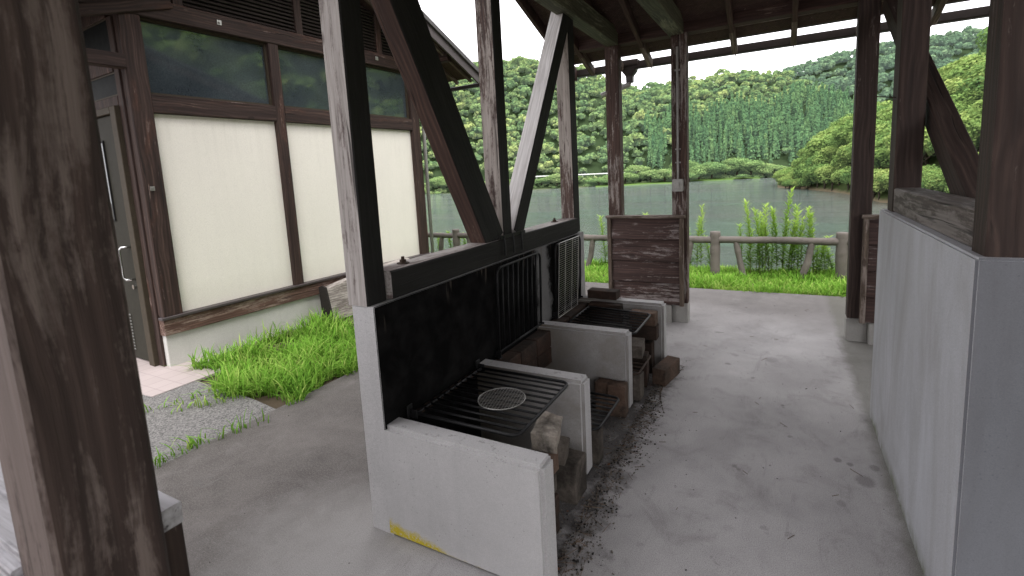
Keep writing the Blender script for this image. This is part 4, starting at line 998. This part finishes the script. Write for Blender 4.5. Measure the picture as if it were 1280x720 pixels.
# roof with overhang
for sgn in (1, -1):
    ye = RIDGE + sgn*2.70; zl = lambda y: 4.34 - abs(y-RIDGE)*SB
    m = MB(); m.prism([(RIDGE, zl(RIDGE)), (ye, zl(ye)), (ye, zl(ye)+.03), (RIDGE, zl(RIDGE)+.03)], 0, -4.6, .50)
    # prism's poly is (y,z) for axis 0
    m.build('roof_boards', 'wood_roof', bd)
    m = MB(); m.prism([(RIDGE, zl(RIDGE)+.034), (ye+.05*sgn, zl(ye)+.012), (ye+.05*sgn, zl(ye)+.075), (RIDGE, zl(RIDGE)+.10)], 0, -4.65, .56); m.build('roof_sheet', 'roofing', bd)
    m = MB(); m.prism([(RIDGE, zl(RIDGE)-.10), (ye, zl(ye)-.10), (ye, zl(ye)+.03), (RIDGE, zl(RIDGE)+.03)], 0, .502, .530); m.build('barge_board', 'flash', bd)
    for yy in ([.4, 2.10] if sgn > 0 else [2.10]):
        y = RIDGE + sgn*yy; bbeam('purlin', (-.3, y, zl(y)-.065), (.44, y, zl(y)-.065), .10, .11, 'wood_build', side=(0, 1, 0))
    for x in (-3.6, -2.8, -2, -1.2, -.55, .10, .36):
        bbeam('rafter', (x, RIDGE, zl(RIDGE)-.03), (x, ye+.02*sgn, zl(ye+.02*sgn)-.03), .04, .055, 'wood_frame')
    m = MB(); yg = ye + .06*sgn; zg = zl(ye)-.13; m.box((-4.6, min(yg, yg+.08*sgn), zg), (.52, max(yg, yg+.08*sgn), zg+.055)); m.build('gutter', 'gutter', bd, bevel=.01)
m = MB(); m.box((-4.15, .10, .3), (-.12, 3.6, 3.1)); m.build('core', 'gasket', bd)
m = MB(); m.tube([(.05, 3.70, .05), (.05, 3.70, 2.55), (.03, 3.62, 2.62)], .025, 10); m.build('downpipe', 'conduit', bd, smooth=True)
# end wall facing the camera: door and transoms
bb('door_post', (-.165, -.012, .0), (-.075, .05, 3.10), 'wood_build', bev=.004)
bb('lintel', (-1.3, -.015, 2.372), (-.168, .05, 2.455), 'wood_build', bev=.004)
bb('transom_rail', (-1.3, -.02, 2.655), (-.168, .05, 2.775), 'wood_build', bev=.004)
bb('top_rail', (-1.3, -.02, 3.098), (-.168, .05, 3.30), 'wood_build', bev=.004)
for z0, z1 in ((2.457, 2.653), (2.777, 3.096)):
    wn = bpy.data.objects.new('window', None); col.objects.link(wn); wn.parent = bd
    bb('pane', (-1.28, -.002, z0+.012), (-.185, .004, z1-.012), 'glass_dark', wn)
    m = MB(); m.box((-1.3, -.008, z0), (-.17, .012, z0+.012)); m.box((-1.3, -.008, z1-.012), (-.17, .012, z1)); m.build('frame', 'doorframe', wn)
m = MB(); m.box((-.27, -.05, 0), (-.168, .04, 2.37)); m.box((-1.32, -.05, 2.31), (-.272, .04, 2.37)); m.build('door_frame', 'doorframe', bd, bevel=.004)
bb('end_wall', (-4.2, .051, .0), (-1.33, .09, 3.1), 'panel')
dr = bpy.data.objects.new('door', None); col.objects.link(dr); dr.parent = bd
m = MB(); m.box((-1.2, -.02, .015), (-.285, .02, 2.305)); m.build('leaf', 'door', dr, bevel=.003)
m = MB(); m.box((-.283, -.015, .0), (-.272, .0, 2.308)); m.build('gasket', 'gasket', dr)
m = MB(); m.box((-.72, -.026, 1.38), (-.575, -.021, 2.08)); m.build('glazing', 'glass_frost', dr)
m = MB()
for lo, hi in (((-.735, -.032, 1.36), (-.721, -.021, 2.10)), ((-.574, -.032, 1.36), (-.560, -.021, 2.10)), ((-.721, -.032, 1.36), (-.574, -.021, 1.379)), ((-.721, -.032, 2.081), (-.574, -.021, 2.10))): m.box(lo, hi)
m.build('glazing_bead', 'gasket', dr)
m = MB(); m.tube([(-.36, -.02, 1.12), (-.40, -.075, 1.12), (-.42, -.09, 1.095), (-.42, -.09, .845), (-.40, -.075, .815), (-.36, -.02, .815)], .0115, 10); m.build('handle', 'chrome', dr, smooth=True)
m = MB(); m.tube([(-.37, -.02, .745), (-.37, -.045, .745)], .022, 14); m.build('lock', 'chrome', dr, smooth=False)
m = MB()
for i in range(12): z = .10 + i*.031; m.prism([(-.024, z), (-.036, z+.005), (-.036, z+.009), (-.024, z+.016)], 0, -.80, -.575)
m.v = [Vector((p.x, p.y, p.z)) for p in m.v]; m.build('vent', 'vent', dr)
# porch beam and post toward the camera
bbeam('porch_beam', (-.005, .004, 2.715), (-.005, -2.4, 2.715), .10, .115, 'wood_build')
bbeam('porch_post', (-.005, -2.4, 0), (-.005, -2.4, 3.0), .12, .12, 'wood_build')
bbeam('brace', (.02, -.5, 2.98), (.02, .42, 3.28), .07, .09, 'wood_build')

# warped grey plank slab leaning by the foundation
sb = thing('weathered_slab', 'warped silver grey wooden slab with charred end lying against the building foundation', 'slab', (-4.72, 3.95, 0))
m = MB(); N = 18
for i in range(N+1):
    t = i/N; y = -.05 + 1.5*t; top = .40 + .10*math.sin(t*2.0) ; xo = .03*math.sin(t*3)
    for (x, z) in ((-.03+xo, .02), (.13+xo, .0), (.06+xo, top-.02), (.0+xo, top), (-.05+xo, top-.02)): m.v.append(Vector((x, y, z)))
for i in range(N):
    for k in range(5): l = (k+1) % 5; m.f.append((i*5+k, i*5+l, i*5+5+l, i*5+5+k))
o = m.build('plank', None, sb); 
# local grain along Z: rotate mesh data so that length is Z
for v in o.data.vertices: v.co = (v.co.x, -v.co.z, v.co.y)
o.rotation_euler = (R(-90), 0, 0); o.rotation_euler = (0, 0, 0)
o.matrix_local = Matrix(((1, 0, 0, 0), (0, 0, 1, 0), (0, -1, 0, 0), (0, 0, 0, 1))); o.data.materials.append(M['wood_grey'])
m = MB(); m.prism([(-.035, .02), (.135, .0), (.062, .40), (.0, .42), (-.055, .40)], 1, -.075, -.052); m.build('end_grain', 'cut_dark', sb)
